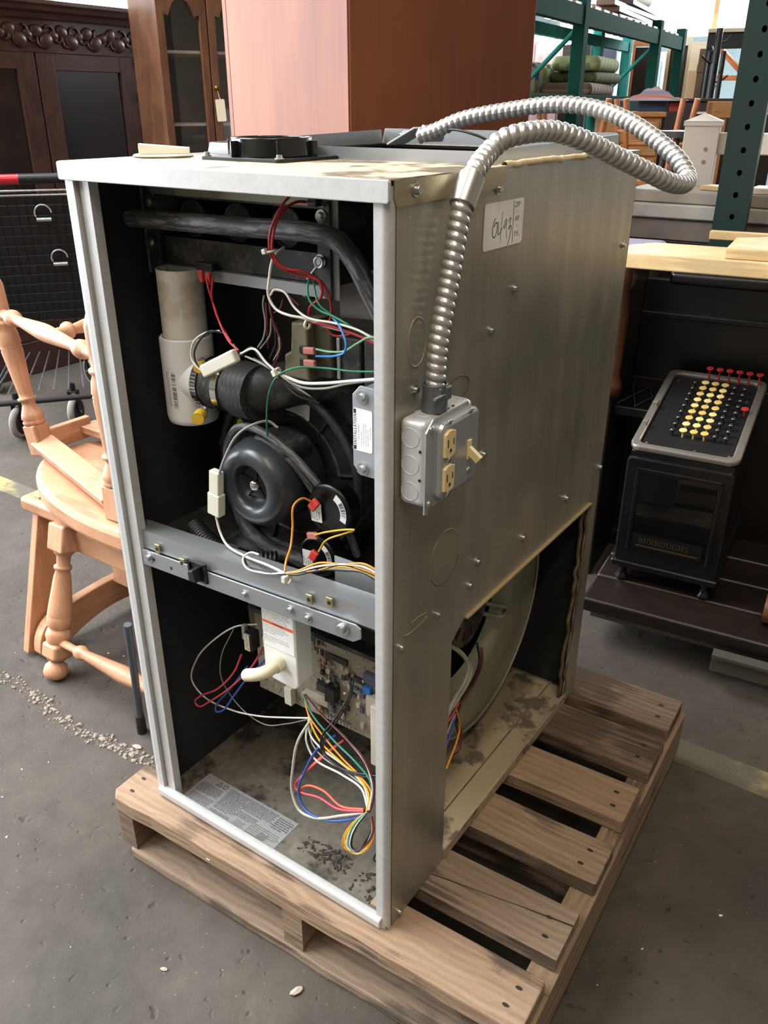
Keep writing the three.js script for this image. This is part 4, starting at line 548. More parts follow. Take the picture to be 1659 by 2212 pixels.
  part('cap', cylZ(0.0085, 0.0085, 0.016, 20), flat(0xd6b032, 0.5), F, [-0.352, 0.699, -0.062], [0.1, 0.5, 0], 'yellow plastic cap'); part('cap', cylZ(0.0075, 0.0075, 0.016, 20), flat(0xc9a236, 0.5), F, [-0.345, 0.768, -0.066], [-0.2, 0.5, 0], 'yellow plastic cap');
  bolt(cp, [-0.002, -0.034, 0.022], 'z', 1.1);

  // draught inducer
  const ind = sub('inducer', F, [-0.269, 0.607, 0], null, 'black draught inducer blower with a rounded motor cover');
  part('volute', uvm(merge([cylZ(0.128, 0.124, 0.072, 56).translate(0, 0, -0.182), new THREE.TorusGeometry(0.1245, 0.0065, 10, 64).translate(0, 0, -0.143), tube([[-0.035, 0.128, -0.106], [-0.005, 0.131, -0.113], [0.03, 0.138, -0.152], [0.06, 0.125, -0.188], [0.09, 0.085, -0.20]], 0.031, 40, 24), new THREE.TorusGeometry(0.092, 0.003, 8, 56).translate(0, 0, -0.146)]), 'x'), dustyBlack, ind);
  part('front_plate', uvm(cylZ(0.119, 0.119, 0.004, 56).translate(0, 0, -0.147), 'x'), tint(dustyBlack, 0x8a8a8a), ind);
  for (let k = 0; k < 5; k++) { const a = k * 2 * PI / 5 + 0.5; part('lug', uvm(merge([cylZ(0.011, 0.011, 0.02, 16).translate(0.131 * Math.cos(a), 0.131 * Math.sin(a), -0.16)]), 'x'), dustyBlack, ind); bolt(ind, [0.131 * Math.cos(a), 0.131 * Math.sin(a), -0.149], 'z', 1.3, M({ color: 0x8f9194, roughness: 0.4, metalness: 0.8 })); }
  for (let k = 0; k < 9; k++) { const a = k * 2 * PI / 9 + 0.2; part('rib', uvm(box(0.03, 0.003, 0.006, 0.0005), 'x'), dustyBlack, ind, [0.105 * Math.cos(a), 0.105 * Math.sin(a), -0.144], [0, 0, a]); }
  const prof = [[0.064, -0.142], [0.064, -0.095], [0.0605, -0.075], [0.056, -0.062], [0.050, -0.0555], [0.043, -0.0535], [0.036, -0.0545], [0.031, -0.0575], [0.0285, -0.063], [0.0275, -0.085], [0.0, -0.085]];
  part('motor_cover', lathe(prof.map(([r, z]) => [r, z]), 56).rotateX(PI / 2), motorPaint, ind, [0.004, 0.010, 0], null, 'glossy blue-black motor cover with a round opening');
  part('motor_hump', uvm(box(0.070, 0.052, 0.058, 0.014, 3), 'x'), dustyBlack, ind, [0.022, 0.050, -0.108], [0, 0, -0.12]);
  for (let k = 0; k < 5; k++) { const a = k * 2 * PI / 5 + 0.3; part('spoke', box(0.027, 0.0022, 0.003, 0.0005), blackPlastic, ind, [0.004 + 0.014 * Math.cos(a), 0.010 + 0.014 * Math.sin(a), -0.074], [0, 0, a]); }
  part('hub_nut', new THREE.SphereGeometry(0.0082, 16, 10).scale(1, 1, 0.8), chrome, ind, [0.004, 0.010, -0.068]);
  part('label', sheet(0.044, 0.0245, 0.003), M({ roughness: 0.6, map: canvasTexture(256, 144, (g, w, h) => { g.fillStyle = '#d9dadd'; g.fillRect(0, 0, w, h); g.fillStyle = '#2b2b30'; g.font = '17px sans-serif'; g.fillText('J11000058 - 1', 100, 42); g.fillText('YEAR 17652', 104, 64); g.fillText('3PHASE - 1', 108, 86); g.font = '13px sans-serif'; g.fillText('THERM. PROTECTED', 100, 104); g.font = 'bold 16px sans-serif'; g.fillText('Bernard', 150, 130); g.fillText('8000', 60, 130); g.strokeStyle = '#8a8a8e'; g.strokeRect(18, 24, 70, 76); }) }), ind, [0.020, 0.1, -0.1445], [0, 0, -0.1]);
  part('dot', cylZ(0.0085, 0.0085, 0.0006, 24).scale(0.8, 1, 1), flat(0xd8d02f, 0.5), ind, [-0.089, 0.055, -0.1445], null, 'yellow paint dot');
  // rubber hose looped over the motor
  part('rubber_hose', tube([[-0.352, 0.585, -0.115], [-0.345, 0.635, -0.10], [-0.31, 0.683, -0.088], [-0.265, 0.692, -0.082], [-0.215, 0.672, -0.084], [-0.172, 0.62, -0.10], [-0.145, 0.565, -0.115], [-0.14, 0.52, -0.13]], 0.0055, 70, 10), pipeBlack, F);
  part('rubber_hose', tube([[-0.30, 0.665, -0.10], [-0.255, 0.676, -0.085], [-0.21, 0.655, -0.086], [-0.178, 0.61, -0.096], [-0.16, 0.57, -0.112]], 0.0045, 60, 10), dustyBlack, F);
  part('rubber_hose', tube([[-0.355, 0.69, -0.16], [-0.372, 0.62, -0.15], [-0.365, 0.56, -0.13], [-0.33, 0.512, -0.115], [-0.27, 0.503, -0.10], [-0.2, 0.502, -0.10]], 0.011, 70, 12), dustyBlack, F);
  // pressure switches
  const ps = (x, y, r, lw) => {
    const g = sub('pressure_switch', F, [x, y, -0.088], null, 'round black pressure switch with white labels');
    part('body', lathe([[0, -0.03], [r * 0.9, -0.03], [r, -0.024], [r, -0.006], [r * 0.96, -0.002], [r * 0.80, 0], [r * 0.78, -0.003], [0, -0.003]], 40).rotateX(PI / 2), M({ color: 0x1d1c1b, roughness: 0.35, map: dustyBlackMap }), g);
    const sh = new THREE.Shape(); sh.absarc(0, 0, r * 0.86, -0.35, 1.05, false); sh.absarc(0, 0, r * 0.60, 1.05, -0.35, true);
    const code = canvasTexture(256, 256, (q, w, h) => { q.fillStyle = '#d9dadb'; q.fillRect(0, 0, w, h); q.fillStyle = '#242428'; q.translate(128, 128); seed = 17; for (let a = -0.05; a < 0.85;) { const t = 0.014 + rnd() * 0.03; if (rnd() > 0.3) { q.beginPath(); q.arc(0, 0, 108, -a - t, -a); q.arc(0, 0, 82, -a, -a - t, true); q.fill(); } a += t + 0.012; } });
    part('barcode_label', flatUV(ext(sh, 0.0004, 0, 24), r * 2, r * 2), M({ map: code, roughness: 0.5 }), g, [0, 0, 0.0002]);
    part('label', sheet(lw, lw * 1.5, 0.001), M({ roughness: 0.5, map: canvasTexture(96, 144, (q, w, h) => { q.fillStyle = '#dcdcda'; q.fillRect(0, 0, w, h); q.fillStyle = '#303034'; q.save(); q.translate(0, h); q.rotate(-PI / 2); q.font = 'bold 17px sans-serif'; q.fillText('SENSOR', 20, 80); q.fillText('NF NF-PF', 10, 58); q.fillText('SW 1.5', 16, 36); q.fillText('R102VA', 22, 16); q.restore(); }) }), g, [-r * 0.48, -r * 0.18, 0.0006], [0, 0, 0.05]);
    return g;
  };
  ps(-0.157, 0.600, 0.037, 0.018); ps(-0.178, 0.524, 0.031, 0.017);
  spade(-0.172, 0.608, -0.080, 0.9, redNylon, 0.018, 0.012); spade(-0.178, 0.560, -0.082, 0.25, pinkNylon, 0.018, 0.010); spade(-0.176, 0.531, -0.080, 1.1, redNylon, 0.016, 0.012); spade(-0.166, 0.5005, -0.056, -0.1, pinkNylon, 0.016, 0.009);
  part('switch_bracket', uvm(ext(shapeOf([[-0.125, 0.494], [-0.055, 0.494], [-0.05, 0.505], [-0.055, 0.556], [-0.125, 0.556]]), 0.0015).translate(0, 0, -0.062), 'x'), galvClean, F);
  // nylon plugs on the motor leads
  part('plug', box(0.068, 0.017, 0.011, 0.003), nylon, F, [-0.288, 0.7865, -0.046], [0, 0, 0.47], 'milky nylon wire plug'); part('plug', merge([box(0.018, 0.036, 0.012, 0.002).translate(0, 0.016, 0), box(0.022, 0.034, 0.014, 0.002).translate(0, -0.017, 0)]), nylon, F, [-0.314, 0.602, -0.044], [0, 0, -0.12], 'milky nylon wire plug');
  // corrugated drain hose on the deck
  { const cv = new THREE.CatmullRomCurve3([V(-0.40, 0.512, -0.075), V(-0.36, 0.510, -0.058), V(-0.315, 0.506, -0.05), V(-0.27, 0.5055, -0.055), V(-0.24, 0.505, -0.075)]); part('drain_hose', corrugated(cv, 0.0125, 0.0018, 0.0062, false), blackPlastic, F); part('hose_cuff', cylX(0.0145, 0.0145, 0.02, 20), dustyBlack, F, [-0.300, 0.506, -0.051]); }
  // gas valve
  const gv = sub('gas_valve', F, [0, 0, -0.135], null, 'dusty beige gas valve with a black coil block');
  const gvm = M({ color: 0xa39e8d, roughness: 0.65, metalness: 0.2, map: galvMap });
  part('body', uvm(ext(shapeOf([[-0.218, 0.772], [-0.216, 0.800], [-0.206, 0.806], [-0.203, 0.842], [-0.178, 0.845], [-0.178, 0.772]]), 0.045, 0.003), 'y'), gvm, gv); part('block', uvm(boxAt(-0.180, -0.152, 0.775, 0.840, 0, 0.035, 0.004), 'y'), tint(gvm, 0x7d7a70), gv);
  part('terminal_slot', boxAt(-0.190, -0.176, 0.806, 0.816, 0.046, 0.0505, 0.001), blackPlastic, gv); part('terminal_slot', boxAt(-0.190, -0.176, 0.791, 0.800, 0.046, 0.0505, 0.001), blackPlastic, gv);
  part('coil_block', uvm(boxAt(-0.150, -0.112, 0.775, 0.830, -0.005, 0.030, 0.003), 'y'), dustyBlack, gv); part('coil_strip', boxAt(-0.146, -0.141, 0.777, 0.828, 0.03, 0.033, 0.001), galvClean, gv);
  part('outlet_body', uvm(boxAt(-0.110, -0.055, 0.770, 0.838, -0.01, 0.028, 0.004), 'y'), dustyBlack, gv); part('adjuster', cylZ(0.009, 0.009, 0.008, 20), dustyBlack, gv, [-0.092, 0.802, 0.032]);
  spade(-0.172, 0.8125, -0.083, 0.1, pinkNylon, 0.018, 0.009); spade(-0.172, 0.797, -0.083, 0.05, pinkNylon, 0.018, 0.009);
  // field wiring box behind the right flange
  const jb = sub('junction_box', F, null, null, 'small grey wiring box with a printed installation label');
  const jbm = M({ color: 0xa3a9b0, roughness: 0.4, metalness: 0.45 });
  part('cover', ext(shapeOf([[-0.068, 0.708], [-0.059, 0.697], [-0.011, 0.697], [-0.011, 0.803], [-0.058, 0.803], [-0.068, 0.792]]), 0.002, 0.0006).translate(0, 0, -0.031), jbm, jb); part('box', boxAt(-0.062, -0.011, 0.702, 0.798, -0.075, -0.032, 0.002), jbm, jb);
  for (const y of [0.791, 0.706]) bolt(jb, [-0.054, y, -0.028], 'z', 1.25);
  part('installation_label', sheet(0.026, 0.050, 0.0025), M({ roughness: 0.55, map: canvasTexture(208, 400, (g, w, h) => { g.fillStyle = '#e4e5e6'; g.fillRect(0, 0, w, h); g.fillStyle = '#17171a'; g.fillRect(4, 8, 30, 40); g.fillRect(4, h - 48, 30, 40); g.save(); g.translate(0, h); g.rotate(-PI / 2); g.font = 'bold 42px sans-serif'; g.fillText('INSTALLATION', 52, 36); g.font = '22px sans-serif'; g.fillText('FIELD WIRING', 110, 68); g.font = '18px sans-serif'; ['1. Use only copper', 'conductors at connections', '2. Connect black lead to hot', 'side of supply circuit'].forEach((s, k) => g.fillText(s, 40 + (k % 2) * 16, 96 + k * 24)); g.fillText('P.N. 43612004', 130, 196); g.restore(); }) }), jb, [-0.054, 0.752, -0.0283]);

  // condensate trap with its warning label
  const tr = sub('condensate_trap', F, null, null, 'white plastic condensate trap with an orange-banded warning label');
  const tw = flat(0xe2e1dd, 0.35);
  { const s = new THREE.Shape(); s.moveTo(-0.243, 0.462); s.lineTo(-0.243, 0.352); s.absarc(-0.221, 0.350, 0.022, PI, PI * 1.42); s.lineTo(-0.192, 0.326); s.absarc(-0.192, 0.337, 0.011, PI * 1.5, PI * 2); s.lineTo(-0.181, 0.462); part('body', ext(s, 0.030, 0.002).translate(0, 0, -0.072), tw, tr); }
  part('nozzle', merge([tube([[-0.213, 0.364, -0.042], [-0.213, 0.364, -0.026], [-0.216, 0.362, -0.014], [-0.226, 0.358, -0.006], [-0.242, 0.352, -0.003]], 0.0095, 40, 18), new THREE.SphereGeometry(0.0095, 16, 10).translate(-0.242, 0.352, -0.003), cylZ(0.0118, 0.0118, 0.014, 24).translate(-0.213, 0.364, -0.035)]), flat(0xd8d0b4, 0.4), tr, null, null, 'cream plastic elbow spout');
  part('warning_label', sheet(0.058, 0.074, 0.002), M({ roughness: 0.5, map: canvasTexture(392, 500, (g, w, h) => {
    g.fillStyle = '#e6e6e4'; g.fillRect(0, 0, w, h); g.strokeStyle = '#77777a'; g.lineWidth = 3; g.strokeRect(6, 6, w - 12, h - 12); g.fillStyle = '#39393c'; g.font = '22px sans-serif';
    ['must always be plugged or connected', 'by a drain hose to the drain line.', 'Openings in the condensate trap', 'can allow flue gases to leak into', 'the house. Flue gases may contain', 'carbon monoxide, which can', 'cause personal injury or death.'].forEach((s, k) => g.fillText(s, 14, 32 + k * 25));
    g.fillStyle = '#dc6a3c'; g.fillRect(8, 196, w - 16, 34); g.fillStyle = '#3a2418'; g.font = 'bold 27px sans-serif'; g.fillText('⚠ WARNING', 112, 222); g.fillStyle = '#39393c'; g.font = '22px sans-serif';
    ['Failure to seal trap opening', 'before relocating the drain can', 'result in serious personal', 'injury or death.', '', 'When relocating this trap, seal', 'opening with the provided plug', 'in the furnace.'].forEach((s, k) => g.fillText(s, 14, 258 + k * 25)); }) }), tr, [-0.2125, 0.421, -0.0398]);
  // control board
  const cb = sub('control_board', F, null, null, 'dusty control circuit board crowded with small components');
  const pcb = canvasTexture(512, 384, (g, w, h) => { g.fillStyle = '#8d8576'; g.fillRect(0, 0, w, h); seed = 55; for (let k = 0; k < 900; k++) { const c = 95 + rnd() * 110; g.fillStyle = `rgba(${c},${c * 0.97},${c * 0.9},0.6)`; g.fillRect(rnd() * w, rnd() * h, 2 + rnd() * 12, 1 + rnd() * 4); } for (let k = 0; k < 260; k++) { g.fillStyle = ['#4a463f', '#5c5a66', '#6d5a44', '#3e3d3a'][k % 4]; g.fillRect(rnd() * w, rnd() * h, 2 + rnd() * 5, 4 + rnd() * 9); } });
  const pw = 0.250, ph = 0.155, bx = -0.207, by = 0.297, bz = -0.118;
  part('tray', boxAt(-0.335, -0.078, 0.216, 0.378, -0.128, -0.122, 0.002), flat(0x9a9891, 0.6, 0.2), cb);
  part('circuit_board', flatUV(new THREE.BoxGeometry(pw, ph, 0.003), pw, ph), M({ map: pcb, roughness: 0.7 }), cb, [bx, by, bz]);
  const cm = [flat(0x24231f, 0.5), flat(0x3b3a36, 0.6), flat(0xb3aa96, 0.6), flat(0x4d4f66, 0.6), flat(0x8a6a45, 0.6), flat(0x2f6fb5, 0.5), flat(0xcfc9ba, 0.5)];
  const comp = (u, v, w, h, d, m) => part('component', box(w, h, d, 0.0006), cm[m], cb, [bx - pw / 2 + u * pw, by - ph / 2 + v * ph, bz + 0.0015 + d / 2]);
  comp(0.66, 0.80, 0.036, 0.010, 0.004, 0); comp(0.80, 0.66, 0.030, 0.009, 0.004, 0); comp(0.92, 0.76, 0.028, 0.016, 0.010, 3); comp(0.88, 0.60, 0.014, 0.012, 0.008, 5); comp(0.96, 0.86, 0.014, 0.006, 0.004, 5); comp(0.63, 0.40, 0.018, 0.026, 0.016, 0); comp(0.55, 0.42, 0.016, 0.014, 0.012, 1); comp(0.93, 0.48, 0.020, 0.030, 0.012, 2); comp(0.28, 0.12, 0.014, 0.032, 0.012, 6); comp(0.50, 0.24, 0.050, 0.008, 0.012, 2);
  for (let k = 0; k < 5; k++) for (let q = 0; q < 9; q++) { seed = 200 + k * 31 + q; rnd(); if (rnd() > 0.2) comp(0.46 + k * 0.022 * 4 * 0.25 + (q % 5) * 0.020 + (q > 4 ? 0.02 : 0), 0.90 - k * 0.09 - (q > 4 ? 0.03 : 0), 0.0022, 0.007, 0.0025, [4, 4, 2, 0][q % 4]); }
  seed = 4242; for (let k = 0; k < 70; k++) comp(rr(0.5, 0.98), rr(0.06, 0.74), rr(0.003, 0.007), rr(0.004, 0.011), rr(0.002, 0.006), [0, 1, 2, 3, 3, 2, 4][k % 7]);
  for (let k = 0; k < 8; k++) part('terminal', boxAt(-0.182 + k * 0.006, -0.179 + k * 0.006, 0.236, 0.244, bz + 0.012, bz + 0.017, 0), zinc, cb);
  part('standoff_rail', uvm(boxAt(-0.098, -0.082, 0.190, 0.30, -0.112, -0.098, 0.003), 'y'), cm[6], cb);
  for (const [u, v] of [[0.72, 0.46], [0.60, 0.52], [0.86, 0.70]]) part('lamp', new THREE.SphereGeometry(0.0024, 10, 8), flat(0xe6e6e0, 0.2), cb, [bx - pw / 2 + u * pw, by - ph / 2 + v * ph, bz + 0.008]);
  part('hanger_rail', uvm(boxAt(-0.33, -0.06, 0.378, 0.386, -0.125, -0.100, 0.001), 'x'), dustyBlack, cb);
  // boxed filter and plug to the left of the trap
  part('line_filter', boxAt(-0.322, -0.306, 0.320, 0.352, -0.098, -0.078, 0.002), blackPlastic, F); part('filter_label', sheet(0.011, 0.030, 0.001), M({ roughness: 0.6, map: canvasTexture(64, 170, (g, w, h) => { g.fillStyle = '#b9b29a'; g.fillRect(0, 0, w, h); g.fillStyle = '#4a4438'; for (let k = 0; k < 9; k++) g.fillRect(14 + (k % 3) * 8, 16 + k * 16, 26 - (k % 2) * 8, 7); }) }), F, [-0.3145, 0.336, -0.0777]);
  part('line_filter', boxAt(-0.333, -0.326, 0.330, 0.356, -0.094, -0.086, 0.001), flat(0x8f8f88, 0.5), F); part('plug', boxAt(-0.292, -0.279, 0.330, 0.352, -0.105, -0.088, 0.002), flat(0xc9b8b0, 0.5), F); part('plug', boxAt(-0.292, -0.281, 0.320, 0.332, -0.102, -0.088, 0.001), flat(0x7b3136, 0.5), F);

  // circulating blower seen through the side cut-out
  const bl = sub('blower', F, null, null, 'galvanised scroll blower with its motor hung in the round inlet');
  const galvBl = M({ color: 0xdfe0d2, roughness: 0.42, metalness: 0.3, map: galvMap });
  { const N = 72, K = 12, pos = [], idx = [], ci = [0.345, -0.335], co = [0.292, -0.400], ri = 0.138, ro = 0.213;
    for (let i = 0; i <= N; i++) for (let k = 0; k <= K; k++) { const a = i / N * 2 * PI, t = k / K, bulge = -0.094 + 0.022 * Math.sin(Math.min(1, t * 6) * PI / 2) - 0.008 * smooth(0.45, 1, t); pos.push(bulge, mix(ci[0], co[0], t) + mix(ri, ro, t) * Math.sin(a), mix(ci[1], co[1], t) + mix(ri, ro, t) * Math.cos(a)); }
    for (let i = 0; i < N; i++) for (let k = 0; k < K; k++) { const a = i * (K + 1) + k, b = a + K + 1; idx.push(a, a + 1, b, b, a + 1, b + 1); }
    const g = new THREE.BufferGeometry(); g.setAttribute('position', new THREE.Float32BufferAttribute(pos, 3)); g.setIndex(idx); g.computeVertexNormals(); const m = galvBl.clone(); m.side = THREE.DoubleSide; part('inlet_side', uvm(g, 'y'), m, bl);
    part('scroll_wrap', uvm(cyl(ro, ro, 0.34, 64, true).rotateZ(PI / 2).translate(-0.246, co[0], co[1]), 'x'), m, bl); part('scroll_seam', new THREE.TorusGeometry(ro, 0.0025, 6, 72).rotateY(PI / 2).translate(-0.076, co[0], co[1]), galvBl, bl);
    for (let k = 0; k < 40; k++) { const a = k / 40 * 2 * PI; part('fan_blade', box(0.26, 0.0015, 0.014, 0), dustyBlack, bl, [-0.27, ci[0] + 0.108 * Math.sin(a), ci[1] + 0.108 * Math.cos(a)], [-a + 0.5, 0, 0]); }
    part('wheel_rim', new THREE.TorusGeometry(0.110, 0.003, 6, 56).rotateY(PI / 2).translate(-0.14, ci[0], ci[1]), dustyBlack, bl);
    part('wheel_back', cylX(0.112, 0.112, 0.003, 40).translate(-0.215, ci[0], ci[1]), blackPlastic, bl); part('far_side', cylX(ro, ro, 0.003, 48).translate(-0.415, co[0], co[1]), galvBl, bl);
    const rust = M({ roughness: 0.7, metalness: 0.3, map: texture(256, 256, (u, v, i, j) => { const d = smooth(0.45, 0.55, fbm(u, v, 9, 9, 4, 251)); return [mix(0.42, 0.24, d), mix(0.37, 0.20, d), mix(0.30, 0.16, d)]; }, true, [6, 6]) });
    part('motor', uvm(merge([cylX(0.068, 0.068, 0.12, 40).translate(-0.15, ci[0], ci[1]), cylX(0.050, 0.062, 0.02, 40).translate(-0.08, ci[0], ci[1])]), 'x'), rust, bl);
    for (let k = 0; k < 10; k++) { const a = k / 10 * 2 * PI; part('vent_slot', box(0.002, 0.018, 0.008, 0.0005), blackPlastic, bl, [-0.0695, ci[0] + 0.042 * Math.sin(a), ci[1] + 0.042 * Math.cos(a)], [PI / 2 - a, 0, 0]); }
    for (const a of [-0.45, 1.65, 3.74]) for (const s of [-0.009, 0.009]) { const at = (r, x, off) => [x, ci[0] + r * Math.sin(a) + off * Math.cos(a), ci[1] - r * Math.cos(a) + off * Math.sin(a)]; part('motor_arm', tube([at(0.066, -0.10, s), at(0.085, -0.075, s), at(0.112, -0.058, s), at(0.148, -0.068, s * 0.3)], 0.0042, 24, 8), galvBl, bl); }
    part('control_case', boxAt(-0.13, -0.055, 0.165, 0.235, -0.235, -0.175, 0.004), blackPlastic, bl); for (let k = 0; k < 8; k++) part('case_fin', boxAt(-0.054, -0.052, 0.170 + k * 0.008, 0.173 + k * 0.008, -0.235, -0.175, 0), dustyBlack, bl); }
}
function corrugated(curve, r, amp, pitch, helical = true, radial = 18, per = 8) {
  const L = curve.getLength(), n = Math.round(L / pitch * per), fr = curve.computeFrenetFrames(n, false), pos = [], nor = [], idx = [], uv = [];
  for (let i = 0; i <= n; i++) { const p = curve.getPointAt(i / n), N = fr.normals[i], B = fr.binormals[i];
    for (let k = 0; k <= radial; k++) { const a = k / radial * 2 * PI, ph = i / per + (helical ? k / radial : 0), f = ph - Math.floor(ph), w = Math.pow(Math.abs(Math.sin(f * PI)), 0.7), rad = r - amp + 2 * amp * w; const d = N.clone().multiplyScalar(Math.cos(a)).addScaledVector(B, Math.sin(a)); pos.push(p.x + d.x * rad, p.y + d.y * rad, p.z + d.z * rad); uv.push(i / n * L, k / radial * 0.07); } }
  for (let i = 0; i < n; i++) for (let k = 0; k < radial; k++) { const a = i * (radial + 1) + k, b = a + radial + 1; idx.push(a, b, a + 1, b, b + 1, a + 1); }
  const g = new THREE.BufferGeometry(); g.setAttribute('position', new THREE.Float32BufferAttribute(pos, 3)); g.setAttribute('uv', new THREE.Float32BufferAttribute(uv, 2)); g.setIndex(idx); g.computeVertexNormals(); return g;
}
// ---------------------------------------------------------------- outlet box, switch and flexible conduit on the side
{
  const x0 = 0.0005, x1 = 0.034, yb = 0.682, yt = 0.782, z1 = -0.018, z0 = -0.121, ob = sub('outlet_box', F, null, null, 'square steel outlet box with two ivory sockets and a toggle switch');
  const steel = M({ color: 0xc9cbce, roughness: 0.42, metalness: 0.35 }), coverSteel = M({ color: 0xb9bbbf, roughness: 0.32, metalness: 0.6 });
  part('box', box(x1 - x0, yt - yb, z1 - z0, 0.008, 3), steel, ob, [(x0 + x1) / 2, (yb + yt) / 2, (z0 + z1) / 2]);
  for (const y of [0.762, 0.731, 0.700]) part('knockout', merge([cylZ(0.0108, 0.0108, 0.0008, 28), new THREE.TorusGeometry(0.0108, 0.0005, 6, 32).translate(0, 0, 0.0003)]), steel, ob, [0.0155, y, z1 - 0.0002]);
  for (const y of [0.7485, 0.7155]) part('hole', cylZ(0.0017, 0.0017, 0.0006, 12), flat(0x16140f, 0.8), ob, [0.028, y, z1 + 0.0002]);
  for (const z of [-0.044, -0.098]) part('knockout', new THREE.TorusGeometry(0.0105, 0.0005, 6, 32).rotateX(PI / 2), steel, ob, [0.016, yt + 0.0001, z]);
  for (const z of [-0.072, -0.083]) part('hole', cyl(0.0016, 0.0016, 0.0006, 12), flat(0x16140f, 0.8), ob, [0.029, yt + 0.0002, z]);
  // raised cover: flat flange with cut corners, then the raised field
  const cs = new THREE.Shape(); const w = 0.1045, h = 0.1025; [[-w / 2 + 0.008, -h / 2], [w / 2 - 0.02, -h / 2], [w / 2, -h / 2 + 0.018], [w / 2, h / 2 - 0.014], [w / 2 - 0.014, h / 2 - 0.010], [w / 2 - 0.016, h / 2], [-w / 2 + 0.014, h / 2], [-w / 2, h / 2 - 0.012], [-w / 2, -h / 2 - 0.004], [-w / 2 + 0.006, -h / 2 - 0.006]].forEach(([a, b], i) => i ? cs.lineTo(a, b) : cs.moveTo(a, b));
  const cov = sub('cover', ob, [x1, 0.7315, -0.0695], [0, PI / 2, 0]);
  part('flange', ext(cs, 0.0014, 0.0004), coverSteel, cov); part('raised_field', ext(roundRect(0.084, 0.088, 0.010), 0.006, 0.005, 16).translate(0.006, 0.001, 0.0), coverSteel, cov);
  const zf = 0.0112;
  for (const y of [0.021, -0.019]) {
    const s = new THREE.Shape(); s.absarc(0, 0, 0.0158, -0.62, 0.62, false); s.lineTo(0.0129, 0.0105); s.lineTo(-0.0129, 0.0105); s.absarc(0, 0, 0.0158, PI - 0.62, PI + 0.62, false); s.lineTo(-0.0129, -0.0105); s.lineTo(0.0129, -0.0105);
    const o = sub('socket', ob, [x1 + zf, 0.7315 + y, -0.048], [0, PI / 2, 0], 'ivory socket face'); part('face', ext(s, 0.0022, 0.0008).rotateZ(PI / 2), ivory, o);
    for (const sx of [-0.0058, 0.0058]) part('slot', box(0.0016, sx < 0 ? 0.009 : 0.0072, 0.0012, 0), flat(0x2a2417, 0.8), o, [sx, 0.002, 0.0027]);
    part('ground_hole', cylZ(0.0022, 0.0022, 0.001, 12), flat(0x2a2417, 0.8), o, [0, -0.0072, 0.0028]);
  }
  const tg = sub('toggle_switch', ob, [x1 + zf, 0.731, -0.094], [0, PI / 2, 0], 'ivory toggle switch'); part('slot_frame', box(0.0085, 0.023, 0.002, 0.0008), ivory, tg, [0, 0, 0.0005]); part('lever', ext(shapeOf([[-0.0036, -0.0042], [0.0036, -0.0042], [0.0030, 0.0042], [-0.0030, 0.0042]]), 0.017, 0.0006), ivory, tg, [0, 0, 0], [0.62, 0, 0]);
  for (const [y, z] of [[0.045, -0.0485], [0.045, -0.094], [-0.040, -0.0485], [-0.026, -0.094], [0.001, -0.0485]]) { const s = part('cover_screw', new THREE.SphereGeometry(0.0034, 12, 8).scale(0.5, 1, 1), zinc, ob, [x1 + zf, 0.7315 + y, z]); part('screw_slot', box(0.0006, 0.0008, 0.0058, 0), flat(0x333333, 0.6), s, [0.0016, 0, 0], [0.5, 0, 0]); }
  for (const [y, z] of [[0.041, -0.027], [-0.045, -0.026]]) part('cover_screw', new THREE.SphereGeometry(0.0042, 12, 8).scale(0.55, 1, 1), zinc, ob, [x1 + 0.0022, 0.7315 + y, z]);
  // conduit connector
  const cn = sub('conduit_connector', F, [0.020, 0.782, -0.058]); const cast = M({ color: 0x74787c, roughness: 0.5, metalness: 0.7 });
  part('collar', lathe([[0.0128, 0.0], [0.0145, 0.001], [0.0145, 0.012], [0.0135, 0.014], [0.0135, 0.029], [0.0138, 0.031], [0.0122, 0.031], [0.0122, 0.0]], 28), cast, cn); part('clamp_ear', merge([box(0.006, 0.016, 0.011, 0.003, 2).translate(0.010, 0.021, 0.0035), box(0.006, 0.016, 0.011, 0.003, 2).translate(0.0125, 0.021, -0.006)]), cast, cn);
  part('clamp_screw', bar([0.012, 0.020, 0.020], [0.012, 0.020, -0.006], 0.0018, 10), zinc, cn);
  // flexible metal conduit in a loop above the cabinet
  const cv = new THREE.CatmullRomCurve3(CONDUIT.map((p) => V(...p)), false, 'centripetal');
  const cond = M({ color: 0xc6c5c4, roughness: 0.34, metalness: 0.72 });
  part('flexible_conduit', corrugated(cv, 0.0100, 0.0012, 0.0094, true, 20, 8), cond, F, null, null, 'shiny ribbed flexible metal conduit arching over the top');
  const a = cv.getPointAt(0.182), b = cv.getPointAt(0.214);
  part('conduit_coupling', merge([bar(a.toArray(), b.toArray(), 0.0135, 18)]), M({ color: 0xb3b3ae, roughness: 0.35, metalness: 0.85 }), F); part('conduit_strap', box(0.004, 0.02, 0.012, 0.001), zinc, F, [0.003, 1.026, -0.172], [0.3, 0, 0]);
  const e = sub('conduit_end', F, [-0.262, 1.040, -0.50], null, 'zinc box clamp at the far end of the conduit'); part('clamp_plate', box(0.055, 0.003, 0.05, 0.001), M({ color: 0xd3d6d2, roughness: 0.35, metalness: 0.7 }), e, [-0.035, -0.004, 0.01], [0, 0, 0.45]); part('clamp_body', cylX(0.012, 0.012, 0.03, 18), zinc, e, [0.0, 0.0, 0.0], [0, 0.9, 0]); part('ring', new THREE.TorusGeometry(0.009, 0.002, 8, 20).rotateX(PI / 2), chrome, e, [-0.04, 0.000, 0.012], [0, 0, 0.45]);
  part('wire', tube([[-0.25, 1.036, -0.49], [-0.22, 1.046, -0.475], [-0.18, 1.042, -0.47], [-0.15, 1.03, -0.475], [-0.13, 1.00, -0.48]], 0.0018, 40, 6), wireMats.black, F, null, null, 'black insulated wire');
